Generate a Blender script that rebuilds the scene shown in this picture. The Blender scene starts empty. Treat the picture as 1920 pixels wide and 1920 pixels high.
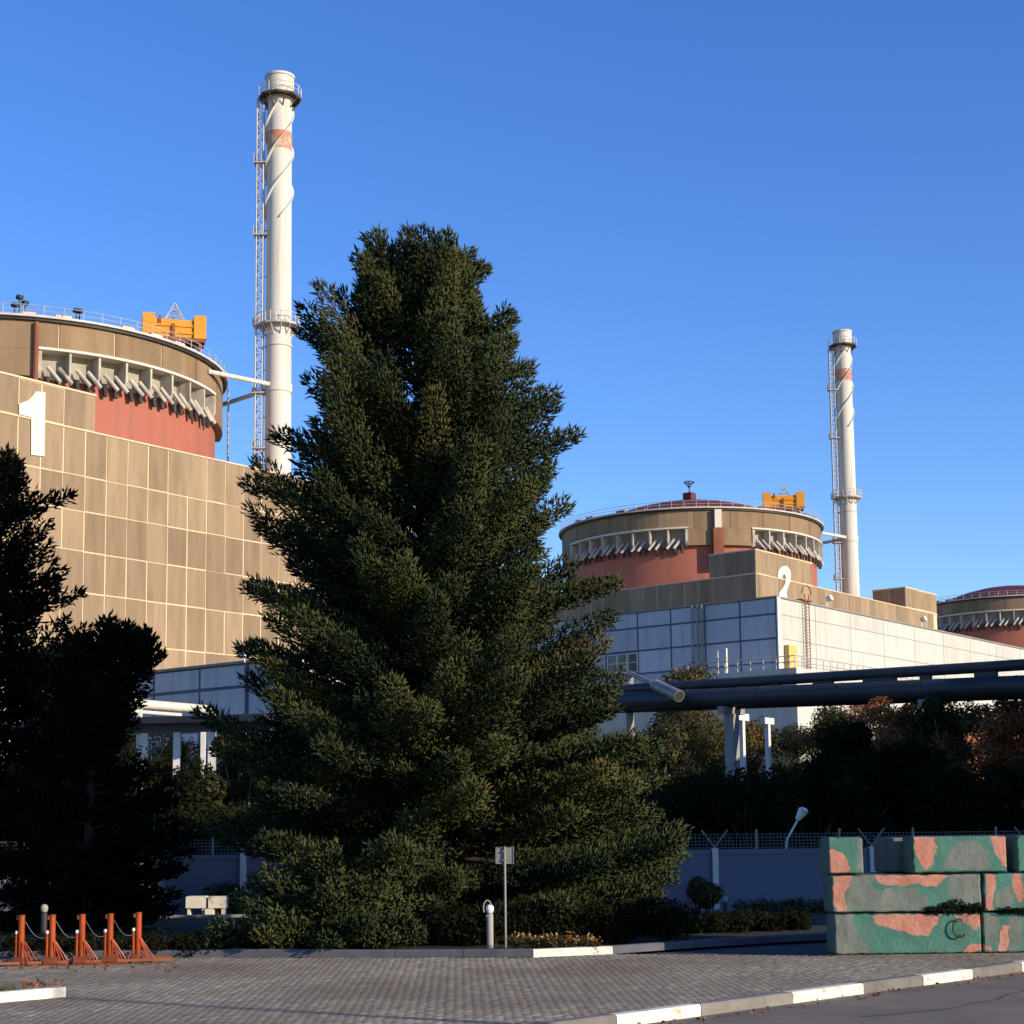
import bpy, math, random
import numpy as np
from mathutils import Vector, Matrix, Euler
rnd = random.Random(7)
R_ = math.radians
scene = bpy.context.scene
COL = scene.collection

# ------------------------------------------------------------------ camera
F_PX, CX, CY = 3150.0, 960.0, 1210.0
EYE = Vector((0, 0, 1.7))
CAM_ROT = Matrix.Rotation(R_(90 + 6.61), 3, 'X') @ Matrix.Rotation(R_(-0.62), 3, 'Z')
cd = bpy.data.cameras.new('camera')
cam = bpy.data.objects.new('camera', cd)
COL.objects.link(cam)
cam.matrix_world = Matrix.Translation(EYE) @ CAM_ROT.to_4x4()
cd.sensor_width = 36.0
cd.lens = 36.0 * F_PX / 1920.0
cd.shift_y = (CY - 960.0) / 1920.0
cd.clip_start, cd.clip_end = 0.1, 9000.0
scene.camera = cam

# ------------------------------------------------------------------ sky, sun, exposure
SUN_AZ, SUN_EL = 122.5, 17.0
world = bpy.data.worlds.new('World')
scene.world = world
world.use_nodes = True
wn = world.node_tree.nodes
wl = world.node_tree.links
bg = wn['Background']
sky = wn.new('ShaderNodeTexSky')
sky.sky_type = 'NISHITA'
sky.sun_disc = False
sky.sun_elevation = R_(SUN_EL)
sky.sun_rotation = R_(SUN_AZ)
sky.altitude = 100
sky.air_density = 1.0
sky.dust_density = 0.15
sky.ozone_density = 3.5
hsv = wn.new('ShaderNodeHueSaturation')
hsv.inputs['Hue'].default_value = 0.5175
hsv.inputs['Saturation'].default_value = 1.22
wl.new(sky.outputs[0], hsv.inputs['Color'])
wl.new(hsv.outputs[0], bg.inputs[0])
bg.inputs[1].default_value = 0.15
sd = bpy.data.lights.new('sun', 'SUN')
sd.energy = 4.3
sd.angle = R_(0.53)
sd.color = (1.0, 0.84, 0.63)
sun = bpy.data.objects.new('sun', sd)
COL.objects.link(sun)
_s = Vector((math.sin(R_(SUN_AZ)) * math.cos(R_(SUN_EL)), math.cos(R_(SUN_AZ)) * math.cos(R_(SUN_EL)), math.sin(R_(SUN_EL))))
sun.rotation_euler = _s.to_track_quat('Z', 'Y').to_euler()
sun.location = _s * 60
vs = scene.view_settings
vs.view_transform = 'Standard'
vs.look = 'None'
vs.exposure = 0.64
vs.gamma = 1.0
vs.use_curve_mapping = False
scene.cycles.max_bounces = 5
scene.cycles.transparent_max_bounces = 4

# ------------------------------------------------------------------ helpers
def ray(px, py):
    return CAM_ROT @ Vector(((px - CX) / F_PX, -(py - CY) / F_PX, -1.0))
def P(px, py, d):
    r = ray(px, py)
    return EYE + r * (d / r.y)
def G(px, py, z=0.0):
    r = ray(px, py)
    return EYE + r * ((z - EYE.z) / r.z)

def tag(o, label=None, cat=None, group=None, kind=None):
    if label: o['label'] = label
    if cat: o['category'] = cat
    if group: o['group'] = group
    if kind: o['kind'] = kind
    return o
def empty(name, loc=(0, 0, 0), rz=0.0):
    o = bpy.data.objects.new(name, None)
    o.empty_display_size = 0.3
    COL.objects.link(o)
    o.location = loc
    o.rotation_euler = (0, 0, rz)
    return o
def place(name, me, parent=None, loc=(0, 0, 0), rot=(0, 0, 0), scale=(1, 1, 1)):
    o = bpy.data.objects.new(name, me)
    COL.objects.link(o)
    o.parent = parent
    o.location = loc
    o.rotation_euler = rot
    o.scale = scale
    return o
def copy_tree(o, parent=None):
    c = o.copy()
    COL.objects.link(c)
    c.parent = parent
    for ch in o.children:
        copy_tree(ch, c)
    return c

class MB:
    def __init__(s):
        s.v = []; s.f = []; s.m = []; s.mi = 0
    def add(s, vs_, fs):
        n = len(s.v)
        s.v += [tuple(v) for v in vs_]
        s.f += [tuple(i + n for i in f) for f in fs]
        s.m += [s.mi] * len(fs)
        return s
    def obox(s, c, ax, ay, az):
        c, ax, ay, az = Vector(c), Vector(ax), Vector(ay), Vector(az)
        vs_ = [c + ax * i + ay * j + az * k for k in (-1, 1) for j in (-1, 1) for i in (-1, 1)]
        return s.add(vs_, [(0, 2, 3, 1), (4, 5, 7, 6), (0, 1, 5, 4), (2, 6, 7, 3), (0, 4, 6, 2), (1, 3, 7, 5)])
    def box(s, x0, x1, y0, y1, z0, z1):
        return s.obox(((x0 + x1) / 2, (y0 + y1) / 2, (z0 + z1) / 2), ((x1 - x0) / 2, 0, 0), (0, (y1 - y0) / 2, 0), (0, 0, (z1 - z0) / 2))
    def tube(s, p0, p1, r0, r1=None, n=8, caps=True):
        p0, p1 = Vector(p0), Vector(p1)
        r1 = r0 if r1 is None else r1
        d = (p1 - p0).normalized()
        a = Vector((0, 0, 1)) if abs(d.z) < 0.9 else Vector((1, 0, 0))
        e1 = d.cross(a).normalized(); e2 = d.cross(e1)
        vs_ = []
        for p, r in ((p0, r0), (p1, r1)):
            for i in range(n):
                t = 2 * math.pi * i / n
                vs_.append(p + (e1 * math.cos(t) + e2 * math.sin(t)) * r)
        fs = [(i, n + i, n + (i + 1) % n, (i + 1) % n) for i in range(n)]
        if caps:
            fs += [tuple(range(n)), tuple(range(2 * n - 1, n - 1, -1))]
        return s.add(vs_, fs)
    def path(s, pts, r, n=8):
        for i in range(len(pts) - 1):
            s.tube(pts[i], pts[i + 1], r, r, n)
        return s
    def lathe(s, prof, c=(0, 0, 0), n=48, close=False):
        vs_ = []
        for r, z in prof:
            for i in range(n):
                t = 2 * math.pi * i / n
                vs_.append((c[0] + r * math.cos(t), c[1] + r * math.sin(t), c[2] + z))
        fs = []
        m = len(prof)
        for j in range(m if close else m - 1):
            k = (j + 1) % m
            for i in range(n):
                fs.append((j * n + i, j * n + (i + 1) % n, k * n + (i + 1) % n, k * n + i))
        return s.add(vs_, fs)
    def arc(s, r0, r1, a0, a1, z0, z1, n=6):
        vs_ = []
        for i in range(n + 1):
            a = a0 + (a1 - a0) * i / n
            for r, z in ((r0, z0), (r1, z0), (r1, z1), (r0, z1)):
                vs_.append((r * math.cos(a), r * math.sin(a), z))
        fs = []
        for i in range(n):
            b = 4 * i
            for k in range(4):
                fs.append((b + k, b + (k + 1) % 4, b + 4 + (k + 1) % 4, b + 4 + k))
        fs += [(3, 2, 1, 0), (4 * n, 4 * n + 1, 4 * n + 2, 4 * n + 3)]
        return s.add(vs_, fs)
    def prism(s, poly, origin, ex, ey, ez):
        o, ex, ey, ez = Vector(origin), Vector(ex), Vector(ey), Vector(ez)
        n = len(poly)
        vs_ = [o + ex * a + ey * b for a, b in poly] + [o + ex * a + ey * b + ez for a, b in poly]
        fs = [tuple(range(n - 1, -1, -1)), tuple(range(n, 2 * n))]
        fs += [(i, (i + 1) % n, n + (i + 1) % n, n + i) for i in range(n)]
        return s.add(vs_, fs)
    def mesh(s, name, mats, smooth=False):
        me = bpy.data.meshes.new(name)
        me.from_pydata(s.v, [], s.f)
        mats = mats if isinstance(mats, (list, tuple)) else [mats]
        for m in mats: me.materials.append(m)
        if len(mats) > 1:
            me.polygons.foreach_set('material_index', s.m)
        import bmesh
        bm = bmesh.new(); bm.from_mesh(me)
        bmesh.ops.recalc_face_normals(bm, faces=bm.faces)
        bm.to_mesh(me); bm.free()
        if smooth:
            me.polygons.foreach_set('use_smooth', [True] * len(me.polygons))
            me.set_sharp_from_angle(angle=R_(40))
        me.update()
        return me
    def build(s, name, mats, parent=None, loc=(0, 0, 0), rot=(0, 0, 0), smooth=False):
        return place(name, s.mesh(name, mats, smooth), parent, loc, rot)

def np_mesh(name, V, Fc, mat, attr=None):
    """V (n,3); Fc (m,k) faces of one size k; attr: float per vertex called tone."""
    me = bpy.data.meshes.new(name)
    m, k = Fc.shape
    me.vertices.add(len(V)); me.vertices.foreach_set('co', V.astype(np.float32).ravel())
    me.loops.add(m * k); me.loops.foreach_set('vertex_index', Fc.astype(np.int32).ravel())
    me.polygons.add(m)
    me.polygons.foreach_set('loop_start', np.arange(0, m * k, k, dtype=np.int32))
    me.polygons.foreach_set('loop_total', np.full(m, k, dtype=np.int32))
    if attr is not None:
        for an, av in (attr if isinstance(attr, dict) else {'tone': attr}).items():
            a = me.attributes.new(an, 'FLOAT', 'POINT')
            a.data.foreach_set('value', av.astype(np.float32))
    me.materials.append(mat)
    me.update(calc_edges=True)
    return me

# ------------------------------------------------------------------ materials
class NT:
    def __init__(s, name):
        s.m = bpy.data.materials.new(name)
        s.m.use_nodes = True
        s.t = s.m.node_tree
        s.b = s.t.nodes['Principled BSDF']
    def n(s, typ, **kw):
        nd = s.t.nodes.new(typ)
        for k, v in kw.items(): setattr(nd, k, v)
        return nd
    def l(s, a, b): s.t.links.new(a, b)
    def coord(s, scale, space='world'):
        mp = s.n('ShaderNodeMapping')
        if space == 'world':
            g = s.n('ShaderNodeNewGeometry'); s.l(g.outputs['Position'], mp.inputs[0])
        else:
            g = s.n('ShaderNodeTexCoord'); s.l(g.outputs['Object'], mp.inputs[0])
        mp.inputs['Scale'].default_value = scale
        return mp.outputs[0]
    def noise(s, vec, scale=1.0, detail=4.0, rough=0.6):
        nd = s.n('ShaderNodeTexNoise')
        s.l(vec, nd.inputs['Vector'])
        nd.inputs['Scale'].default_value = scale
        nd.inputs['Detail'].default_value = detail
        nd.inputs['Roughness'].default_value = rough
        return nd.outputs[0]
    def ramp(s, fac, stops):
        r = s.n('ShaderNodeValToRGB')
        s.l(fac, r.inputs[0])
        e = r.color_ramp.elements
        while len(e) < len(stops): e.new(0.5)
        for el, (p, c) in zip(e, stops):
            el.position = p
            el.color = tuple(c) + (1,) if not isinstance(c, (int, float)) else (c, c, c, 1)
        return r.outputs[0]
    def mix(s, fac, a, b, mode='MIX'):
        x = s.n('ShaderNodeMix', data_type='RGBA', blend_type=mode)
        for sock, val in ((x.inputs[0], fac), (x.inputs[6], a), (x.inputs[7], b)):
            if isinstance(val, (int, float)): sock.default_value = val
            elif isinstance(val, (tuple, list)): sock.default_value = tuple(val) + (1,)
            else: s.l(val, sock)
        return x.outputs[2]
    def bump(s, h, strength=0.3, dist=0.02):
        b = s.n('ShaderNodeBump')
        b.inputs['Strength'].default_value = strength
        b.inputs['Distance'].default_value = dist
        s.l(h, b.inputs['Height'])
        s.l(b.outputs[0], s.b.inputs['Normal'])
    def fin(s, col, rough=0.8, metal=0.0, spec=0.3):
        if isinstance(col, (tuple, list)): s.b.inputs['Base Color'].default_value = tuple(col) + (1,)
        else: s.l(col, s.b.inputs['Base Color'])
        s.b.inputs['Roughness'].default_value = rough
        s.b.inputs['Metallic'].default_value = metal
        s.b.inputs['Specular IOR Level'].default_value = spec
        return s.m
def sc(c, k): return tuple(min(1.0, x * k) for x in c)

def surf(name, col, var=0.18, scale=(1, 1, 1), rough=0.8, metal=0.0, bump=0.0, bdist=0.02, space='world', obj_var=0.0, stain=None, spec=0.3):
    t = NT(name)
    v = t.coord(scale, space)
    n1 = t.noise(v, 1.0, 5, 0.65)
    c = t.ramp(n1, [(0.3, sc(col, 1 - var)), (0.7, sc(col, 1 + var))])
    if stain:
        n2 = t.noise(t.coord(stain[1], space), 1.0, 4, 0.6)
        c = t.mix(t.ramp(n2, [(stain[2], 0.0), (stain[3], 1.0)]), c, stain[0])
    if obj_var:
        oi = t.n('ShaderNodeObjectInfo')
        k = t.ramp(oi.outputs['Random'], [(0, 1 - obj_var), (1, 1 + obj_var * 0.6)])
        c = t.mix(1.0, c, k, 'MULTIPLY')
    if bump:
        t.bump(t.noise(t.coord(tuple(6 * x for x in scale), space), 1.0, 6, 0.7), bump, bdist)
    return t.fin(c, rough, metal, spec)

TAN = (0.262, 0.191, 0.122)
M = {}
M['tan'] = surf('tan_concrete', TAN, 0.14, (0.5, 0.5, 0.07), 0.9, obj_var=0.22, bump=0.15, stain=((0.18, 0.125, 0.078), (0.9, 0.9, 0.16), 0.46, 0.85))
M['tan_ring'] = surf('weathered_tan_concrete', (0.225, 0.156, 0.094), 0.2, (0.35, 0.35, 0.1), 0.9, obj_var=0.18, bump=0.15, stain=((0.19, 0.12, 0.06), (0.8, 0.8, 0.08), 0.5, 0.75))
M['joint'] = surf('cream_joint', (0.58, 0.46, 0.30), 0.1, (0.4, 0.4, 0.4), 0.9)
M['red'] = surf('red_painted_wall', (0.32, 0.105, 0.072), 0.13, (0.12, 0.12, 0.03), 0.75, stain=((0.24, 0.088, 0.062), (0.9, 0.9, 0.06), 0.5, 0.8), bump=0.05)
M['dome'] = surf('dark_red_roof', (0.105, 0.026, 0.026), 0.2, (0.2, 0.2, 0.2), 0.7)
M['niche'] = surf('pale_grey_concrete', (0.30, 0.275, 0.23), 0.22, (0.4, 0.4, 0.2), 0.9, bump=0.1, stain=((0.3, 0.26, 0.2), (0.9, 0.9, 0.2), 0.55, 0.8))
M['fin'] = surf('weathered_grey_concrete', (0.42, 0.385, 0.33), 0.2, (0.6, 0.6, 0.4), 0.9, stain=((0.2, 0.17, 0.13), (0.9, 0.9, 0.3), 0.5, 0.75))
M['white_trim'] = surf('white_trim', (0.55, 0.52, 0.45), 0.1, (0.5, 0.5, 0.2), 0.8)
M['dark'] = surf('black_steel', (0.025, 0.024, 0.024), 0.3, (1, 1, 1), 0.6)
M['rail'] = surf('grey_steel', (0.38, 0.37, 0.36), 0.2, (1, 1, 1), 0.6)
M['roof'] = surf('grey_roof_sheet', (0.22, 0.21, 0.2), 0.2, (0.2, 0.2, 0.2), 0.9)
M['flash'] = surf('pale_flashing', (0.48, 0.43, 0.39), 0.15, (0.5, 0.5, 0.5), 0.7)
M['stack'] = surf('white_stack_paint', (0.53, 0.51, 0.465), 0.06, (0.2, 0.2, 0.03), 0.7, stain=((0.34, 0.29, 0.22), (1.2, 1.2, 0.07), 0.52, 0.8))
M['stack_red'] = surf('faded_red_band', (0.40, 0.175, 0.11), 0.2, (0.9, 0.9, 0.9), 0.8, stain=((0.48, 0.38, 0.30), (1.1, 1.1, 0.8), 0.46, 0.66))
M['numeral'] = surf('white_numeral_paint', (0.60, 0.575, 0.50), 0.06, (1, 1, 1), 0.7, stain=((0.40, 0.34, 0.25), (1.4, 1.4, 0.25), 0.55, 0.8))
M['yellow'] = surf('crane_yellow', (0.62, 0.25, 0.02), 0.12, (0.6, 0.6, 0.6), 0.55)
M['rust'] = surf('rust_steel', (0.20, 0.075, 0.04), 0.3, (0.8, 0.8, 0.3), 0.85)
M['dark_rust'] = surf('dark_rusty_steel', (0.07, 0.045, 0.035), 0.3, (0.8, 0.8, 0.3), 0.85)
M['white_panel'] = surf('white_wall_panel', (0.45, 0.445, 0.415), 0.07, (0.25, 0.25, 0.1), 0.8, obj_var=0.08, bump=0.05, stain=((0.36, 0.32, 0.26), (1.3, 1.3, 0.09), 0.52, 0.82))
M['shade_blue_panel'] = surf('shade_tinted_wall_panel', (0.37, 0.41, 0.47), 0.1, (0.25, 0.25, 0.1), 0.8, obj_var=0.1, stain=((0.26, 0.28, 0.31), (1.2, 1.2, 0.1), 0.5, 0.8))  # white panel tinted blue, the end wall's shade put into its colour
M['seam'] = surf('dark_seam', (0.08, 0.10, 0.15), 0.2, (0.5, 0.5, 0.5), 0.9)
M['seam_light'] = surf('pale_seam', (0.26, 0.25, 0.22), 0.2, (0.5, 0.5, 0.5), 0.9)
M['glass'] = surf('window_glass', (0.03, 0.045, 0.06), 0.2, (1, 1, 1), 0.1, spec=0.6)
M['pale_yellow'] = surf('pale_yellow_paint', (0.55, 0.38, 0.11), 0.1, (1, 1, 1), 0.6)
M['pipe'] = surf('grey_pipe_cladding', (0.036, 0.039, 0.047), 0.3, (0.4, 0.4, 0.8), 0.5, metal=0.1)
M['pipe_light'] = surf('zinc_pipe_cladding', (0.20, 0.20, 0.20), 0.3, (1.5, 1.5, 1.5), 0.5, metal=0.3)
M['pipe_white'] = surf('white_pipe_cladding', (0.58, 0.53, 0.45), 0.08, (1, 1, 1), 0.7)
M['column'] = surf('concrete_column', (0.24, 0.23, 0.22), 0.15, (1, 1, 0.4), 0.9)
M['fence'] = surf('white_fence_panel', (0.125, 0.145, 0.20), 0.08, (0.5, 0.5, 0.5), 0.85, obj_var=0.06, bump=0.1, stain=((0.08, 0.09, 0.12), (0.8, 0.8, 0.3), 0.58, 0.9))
M['fence_post'] = surf('pale_post', (0.58, 0.57, 0.55), 0.1, (2, 2, 2), 0.8)
M['wire'] = surf('galvanised_wire', (0.18, 0.19, 0.2), 0.2, (2, 2, 2), 0.6, metal=0.3)
M['asphalt'] = surf('asphalt', (0.165, 0.138, 0.108), 0.2, (1.2, 1.2, 1.2), 0.9, bump=0.4, bdist=0.01, stain=((0.11, 0.093, 0.075), (0.5, 0.5, 0.5), 0.45, 0.75))
M['asphalt_dark'] = surf('dark_asphalt', (0.05, 0.048, 0.048), 0.22, (1.2, 1.2, 1.2), 0.9, bump=0.4, bdist=0.01)
M['soil'] = surf('dark_soil', (0.022, 0.019, 0.013), 0.35, (1.5, 1.5, 1.5), 0.95, bump=0.5)
M['ground'] = surf('dry_ground', (0.08, 0.075, 0.045), 0.3, (0.3, 0.3, 0.3), 0.95, bump=0.3)
M['kerb'] = surf('grey_kerb_concrete', (0.17, 0.16, 0.145), 0.2, (3, 3, 3), 0.9, obj_var=0.2, bump=0.4, bdist=0.01, stain=((0.10, 0.085, 0.06), (2, 2, 4), 0.55, 0.75))
M['kerb_shaded'] = surf('shade_toned_kerb_concrete', (0.085, 0.09, 0.105), 0.2, (3, 3, 3), 0.9, obj_var=0.15, bump=0.4, bdist=0.01)  # darker, bluer copy of the kerb grey, standing in for shade
M['kerb_white'] = surf('white_kerb_paint', (0.62, 0.59, 0.51), 0.06, (3, 3, 3), 0.8, bump=0.3, bdist=0.01, stain=((0.30, 0.25, 0.18), (5, 5, 8), 0.55, 0.72))
M['orange'] = surf('orange_red_paint', (0.34, 0.055, 0.012), 0.25, (6, 6, 3), 0.2, spec=0.5, stain=((0.22, 0.05, 0.025), (9, 9, 9), 0.6, 0.75))
M['orange_old'] = surf('worn_orange_paint', (0.20, 0.055, 0.02), 0.3, (6, 6, 6), 0.6, stain=((0.12, 0.05, 0.03), (8, 8, 8), 0.5, 0.7))
M['sign_back'] = surf('sign_back_metal', (0.2, 0.19, 0.18), 0.15, (6, 6, 6), 0.5, metal=0.3)
M['pole'] = surf('grey_pole', (0.22, 0.22, 0.21), 0.15, (4, 4, 4), 0.6, metal=0.2)
M['lamp_white'] = surf('white_enamel', (0.72, 0.71, 0.68), 0.03, (4, 4, 4), 0.4)
M['lamp_post'] = surf('pale_grey_post', (0.3, 0.28, 0.25), 0.1, (6, 6, 6), 0.7)
M['bark'] = surf('spruce_bark', (0.06, 0.04, 0.028), 0.3, (4, 4, 1), 0.95, bump=0.6)
M['bark_pale'] = surf('pale_bark', (0.16, 0.13, 0.10), 0.3, (4, 4, 1), 0.95, bump=0.5)
M['office'] = surf('office_render', (0.42, 0.39, 0.34), 0.1, (0.5, 0.5, 0.5), 0.9)
M['paper'] = surf('white_paper', (0.8, 0.8, 0.8), 0.05, (9, 9, 9), 0.8)
M['paver'] = surf('concrete_paver', (0.215, 0.193, 0.158), 0.16, (14, 14, 14), 0.9, obj_var=0.3, bump=0.3, bdist=0.006, stain=((0.17, 0.142, 0.11), (0.35, 0.35, 0.35), 0.45, 0.65))
M['bed'] = surf('paving_bed', (0.11, 0.098, 0.082), 0.2, (6, 6, 6), 0.95)

def foliage(name, a, b, c=None, rough=0.6, transl=0.15, spec=0.2):
    t = NT(name)
    at = t.n('ShaderNodeAttribute', attribute_name='tone')
    stops = [(0.0, a), (0.75, b)] + ([(1.0, c)] if c else [])
    col = t.ramp(at.outputs['Fac'], stops)
    m = t.fin(col, rough, 0, spec)
    tr = t.n('ShaderNodeBsdfTranslucent')
    t.l(col, tr.inputs[0])
    mx = t.n('ShaderNodeMixShader')
    mx.inputs[0].default_value = transl
    t.l(t.b.outputs[0], mx.inputs[1]); t.l(tr.outputs[0], mx.inputs[2])
    t.l(mx.outputs[0], t.t.nodes['Material Output'].inputs[0])
    return m
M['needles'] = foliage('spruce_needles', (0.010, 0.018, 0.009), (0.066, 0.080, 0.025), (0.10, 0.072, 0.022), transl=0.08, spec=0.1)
M['needles_shaded'] = foliage('shaded_spruce_needles', (0.006, 0.009, 0.006), (0.013, 0.016, 0.008), (0.016, 0.012, 0.008), rough=0.9, spec=0.03, transl=0.05)  # near-black copy of the needles, the left spruces' shade in its colour
M['leaf_dark'] = foliage('dark_leaves', (0.007, 0.010, 0.005), (0.017, 0.020, 0.008), rough=0.9, spec=0.03)  # near-black leaves, shade on the far trees included in the colour
M['leaf_autumn'] = foliage('autumn_leaves', (0.03, 0.032, 0.009), (0.12, 0.088, 0.018), (0.20, 0.075, 0.025))
M['leaf_red'] = foliage('red_autumn_leaves', (0.08, 0.05, 0.016), (0.28, 0.09, 0.032), (0.36, 0.18, 0.045))
M['leaf_green'] = foliage('yellow_green_leaves', (0.018, 0.024, 0.008), (0.06, 0.058, 0.015), (0.10, 0.055, 0.018))
M['grass'] = foliage('grass_blades', (0.05, 0.07, 0.02), (0.13, 0.14, 0.05))
M['petal'] = foliage('marigold_petals', (0.30, 0.09, 0.01), (0.42, 0.25, 0.03), (0.55, 0.52, 0.42))

def tone_mat(name, stops, rough=0.9, bump=0.3):
    t = NT(name)
    at = t.n('ShaderNodeAttribute', attribute_name='tone')
    c = t.ramp(at.outputs['Fac'], stops)
    k = t.ramp(t.noise(t.coord((14, 14, 14)), 1, 5, 0.65), [(0.3, 0.84), (0.7, 1.16)])
    c = t.mix(1.0, c, k, 'MULTIPLY')
    n2 = t.noise(t.coord((0.35, 0.35, 0.35)), 1, 4, 0.6)
    c = t.mix(t.ramp(n2, [(0.40, 0.0), (0.62, 0.85)]), c, (0.135, 0.112, 0.088))
    t.bump(t.noise(t.coord((80, 80, 80)), 1, 4, 0.7), bump, 0.006)
    return t.fin(c, rough)
M['paver_field'] = tone_mat('concrete_paver_field', [(0, (0.155, 0.138, 0.113)), (0.8, (0.24, 0.215, 0.175)), (1, (0.31, 0.28, 0.23))])

def camo_mat():
    t = NT('camouflage_painted_concrete')
    at = t.n('ShaderNodeAttribute', attribute_name='tone')       # 0 green, 0.5 grey, 1 pink
    f = at.outputs['Fac']
    g = t.ramp(t.noise(t.coord((2.2, 2.2, 2.2)), 1, 5, 0.6), [(0.3, (0.040, 0.130, 0.098)), (0.7, (0.075, 0.205, 0.160))])
    y = t.ramp(t.noise(t.coord((5, 5, 3)), 1, 5, 0.6), [(0.3, (0.12, 0.13, 0.115)), (0.7, (0.20, 0.20, 0.18))])
    p = t.ramp(t.noise(t.coord((3.5, 3.5, 3.5)), 1, 5, 0.6), [(0.3, (0.38, 0.145, 0.10)), (0.7, (0.50, 0.25, 0.18))])
    ag = t.n('ShaderNodeAttribute', attribute_name='grey')
    c = t.mix(t.ramp(ag.outputs['Fac'], [(0.2, 0.0), (0.8, 0.85)]), g, y)
    c = t.mix(t.ramp(f, [(0.35, 0.0), (0.65, 1.0)]), c, p)
    dr_ = t.ramp(t.noise(t.coord((5, 5, 0.9)), 1, 5, 0.7), [(0.5, 0.0), (0.75, 0.55)])
    c = t.mix(dr_, c, (0.10, 0.095, 0.075))
    d = t.ramp(t.noise(t.coord((9, 9, 9)), 1, 6, 0.75), [(0.58, 0.0), (0.72, 0.7)])
    c = t.mix(d, c, (0.12, 0.105, 0.085))
    po = t.ramp(t.noise(t.coord((38, 38, 38)), 1, 4, 0.7), [(0.60, 0.0), (0.70, 0.75)])
    c = t.mix(po, c, (0.06, 0.055, 0.045))
    h = t.noise(t.coord((22, 22, 22)), 1, 7, 0.75)
    t.bump(h, 0.7, 0.02)
    return t.fin(c, 0.9)
M['camo'] = camo_mat()

# ------------------------------------------------------------------ site axes
AX = R_(38.5)
U = Vector((math.sin(AX), math.cos(AX), 0))          # away, to the right
N = Vector((math.cos(AX), -math.sin(AX), 0))         # towards the sunny side
ROTZ = -AX                                           # local x = N, local y = U

# ------------------------------------------------------------------ ground, road, paving
def poly_sheet(name, pts, z, mat, parent=None):
    me = bpy.data.meshes.new(name)
    me.from_pydata([(p[0], p[1], z) for p in pts], [], [tuple(range(len(pts)))])
    me.materials.append(mat)
    o = place(name, me, parent)
    return o
tag(poly_sheet('ground', [(-4000, -400), (4000, -400), (4000, 6000), (-4000, 6000)], -0.104, M['ground']), kind='structure')

ROAD_Z = -0.10
k0 = G(1280, 1910, ROAD_Z); k1 = G(1920, 1822, ROAD_Z)
KD = (Vector((k1.x, k1.y, 0)) - Vector((k0.x, k0.y, 0))).normalized()
KN = Vector((-KD.y, KD.x, 0))                         # from road towards paving
KO = Vector((k0.x, k0.y, 0))
ra, rb = KO - KD * 30, KO + KD * 60
tag(poly_sheet('road', [ra, ra - KN * -0.02, rb, rb - KN * 40, ra - KN * 40], ROAD_Z, M['asphalt']), kind='structure')

KERB_W = 0.15
_rg = random.Random(3)
tm = MB(); prev = None
for k in range(40):
    q = KO + KD * (1.2 + k * 0.35) - KN * (1.35 + 0.25 * math.sin(k * 0.35) + _rg.uniform(-0.05, 0.05))
    if prev is not None:
        d_ = (q - prev).normalized(); n_ = Vector((-d_.y, d_.x, 0)) * 0.012
        tm.add([tuple(prev - n_ + Vector((0, 0, ROAD_Z + 0.004))), tuple(q - n_ + Vector((0, 0, ROAD_Z + 0.004))), tuple(q + n_ + Vector((0, 0, ROAD_Z + 0.004))), tuple(prev + n_ + Vector((0, 0, ROAD_Z + 0.004)))], [(0, 1, 2, 3)])
    prev = q
tag(tm.build('road_crack', M['asphalt_dark']), kind='structure')
def kerb_run(root, pts, whites, h, w, zb, seg, m_plain, side=1):
    """stones along a polyline, butted end to end with 8 mm joints"""
    i = 0
    L = 0.0
    stones = []
    for a, b in zip(pts[:-1], pts[1:]):
        a, b = Vector((a[0], a[1], 0)), Vector((b[0], b[1], 0))
        n = max(1, round((b - a).length / seg))
        for k in range(n):
            stones.append((a + (b - a) * k / n, a + (b - a) * (k + 1) / n))
    for i, (a, b) in enumerate(stones):
        d = (b - a); ln = d.length; d.normalize()
        nn = Vector((-d.y, d.x, 0)) * side
        m = MB()
        x0, x1 = 0.005, ln - 0.005
        c = 0.018
        prof = [(0, 0), (0, h - c), (c, h), (w, h), (w, 0)]
        vs_ = [(x, p, z) for x in (x0, x1) for p, z in prof]
        k = len(prof)
        m.add(vs_, [tuple(range(k)), tuple(range(2 * k - 1, k - 1, -1))] + [(q, k + q, k + (q + 1) % k, (q + 1) % k) for q in range(k)])
        wh = i in whites
        o = m.build('kerb_stone', M['kerb_white'] if wh else m_plain, root, (a.x, a.y, zb + rnd.uniform(-0.006, 0.006)))
        M3 = Matrix((d, nn, Vector((0, 0, 1)))).transposed()
        o.rotation_euler = M3.to_euler()
        o.rotation_euler.z += rnd.uniform(-0.004, 0.004)
        if wh: o['label'] = 'white painted kerb stone'
kr = tag(empty('road_kerb', KO), kind='structure')
cuts = [-4.2, -2.9, -1.42]
for px, py in ((1135, 1925), (1312, 1905), (1465, 1880), (1598, 1862), (1716, 1847), (1821, 1835), (1917, 1822.5), (2010, 1810), (2110, 1797), (2200, 1785)):
    g = G(px, py, ROAD_Z)
    cuts.append((Vector((g.x, g.y, 0)) - KO).dot(KD))
cuts = cuts[3:]
cuts = [cuts[0] - 4.2, cuts[0] - 2.8, cuts[0] - 1.4] + cuts
kp = [KO + KD * t - KO for t in cuts]
kerb_run(kr, kp, {1, 3, 5, 7, 9, 11}, 0.125, KERB_W, ROAD_Z, 50.0, M['kerb'])

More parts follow.
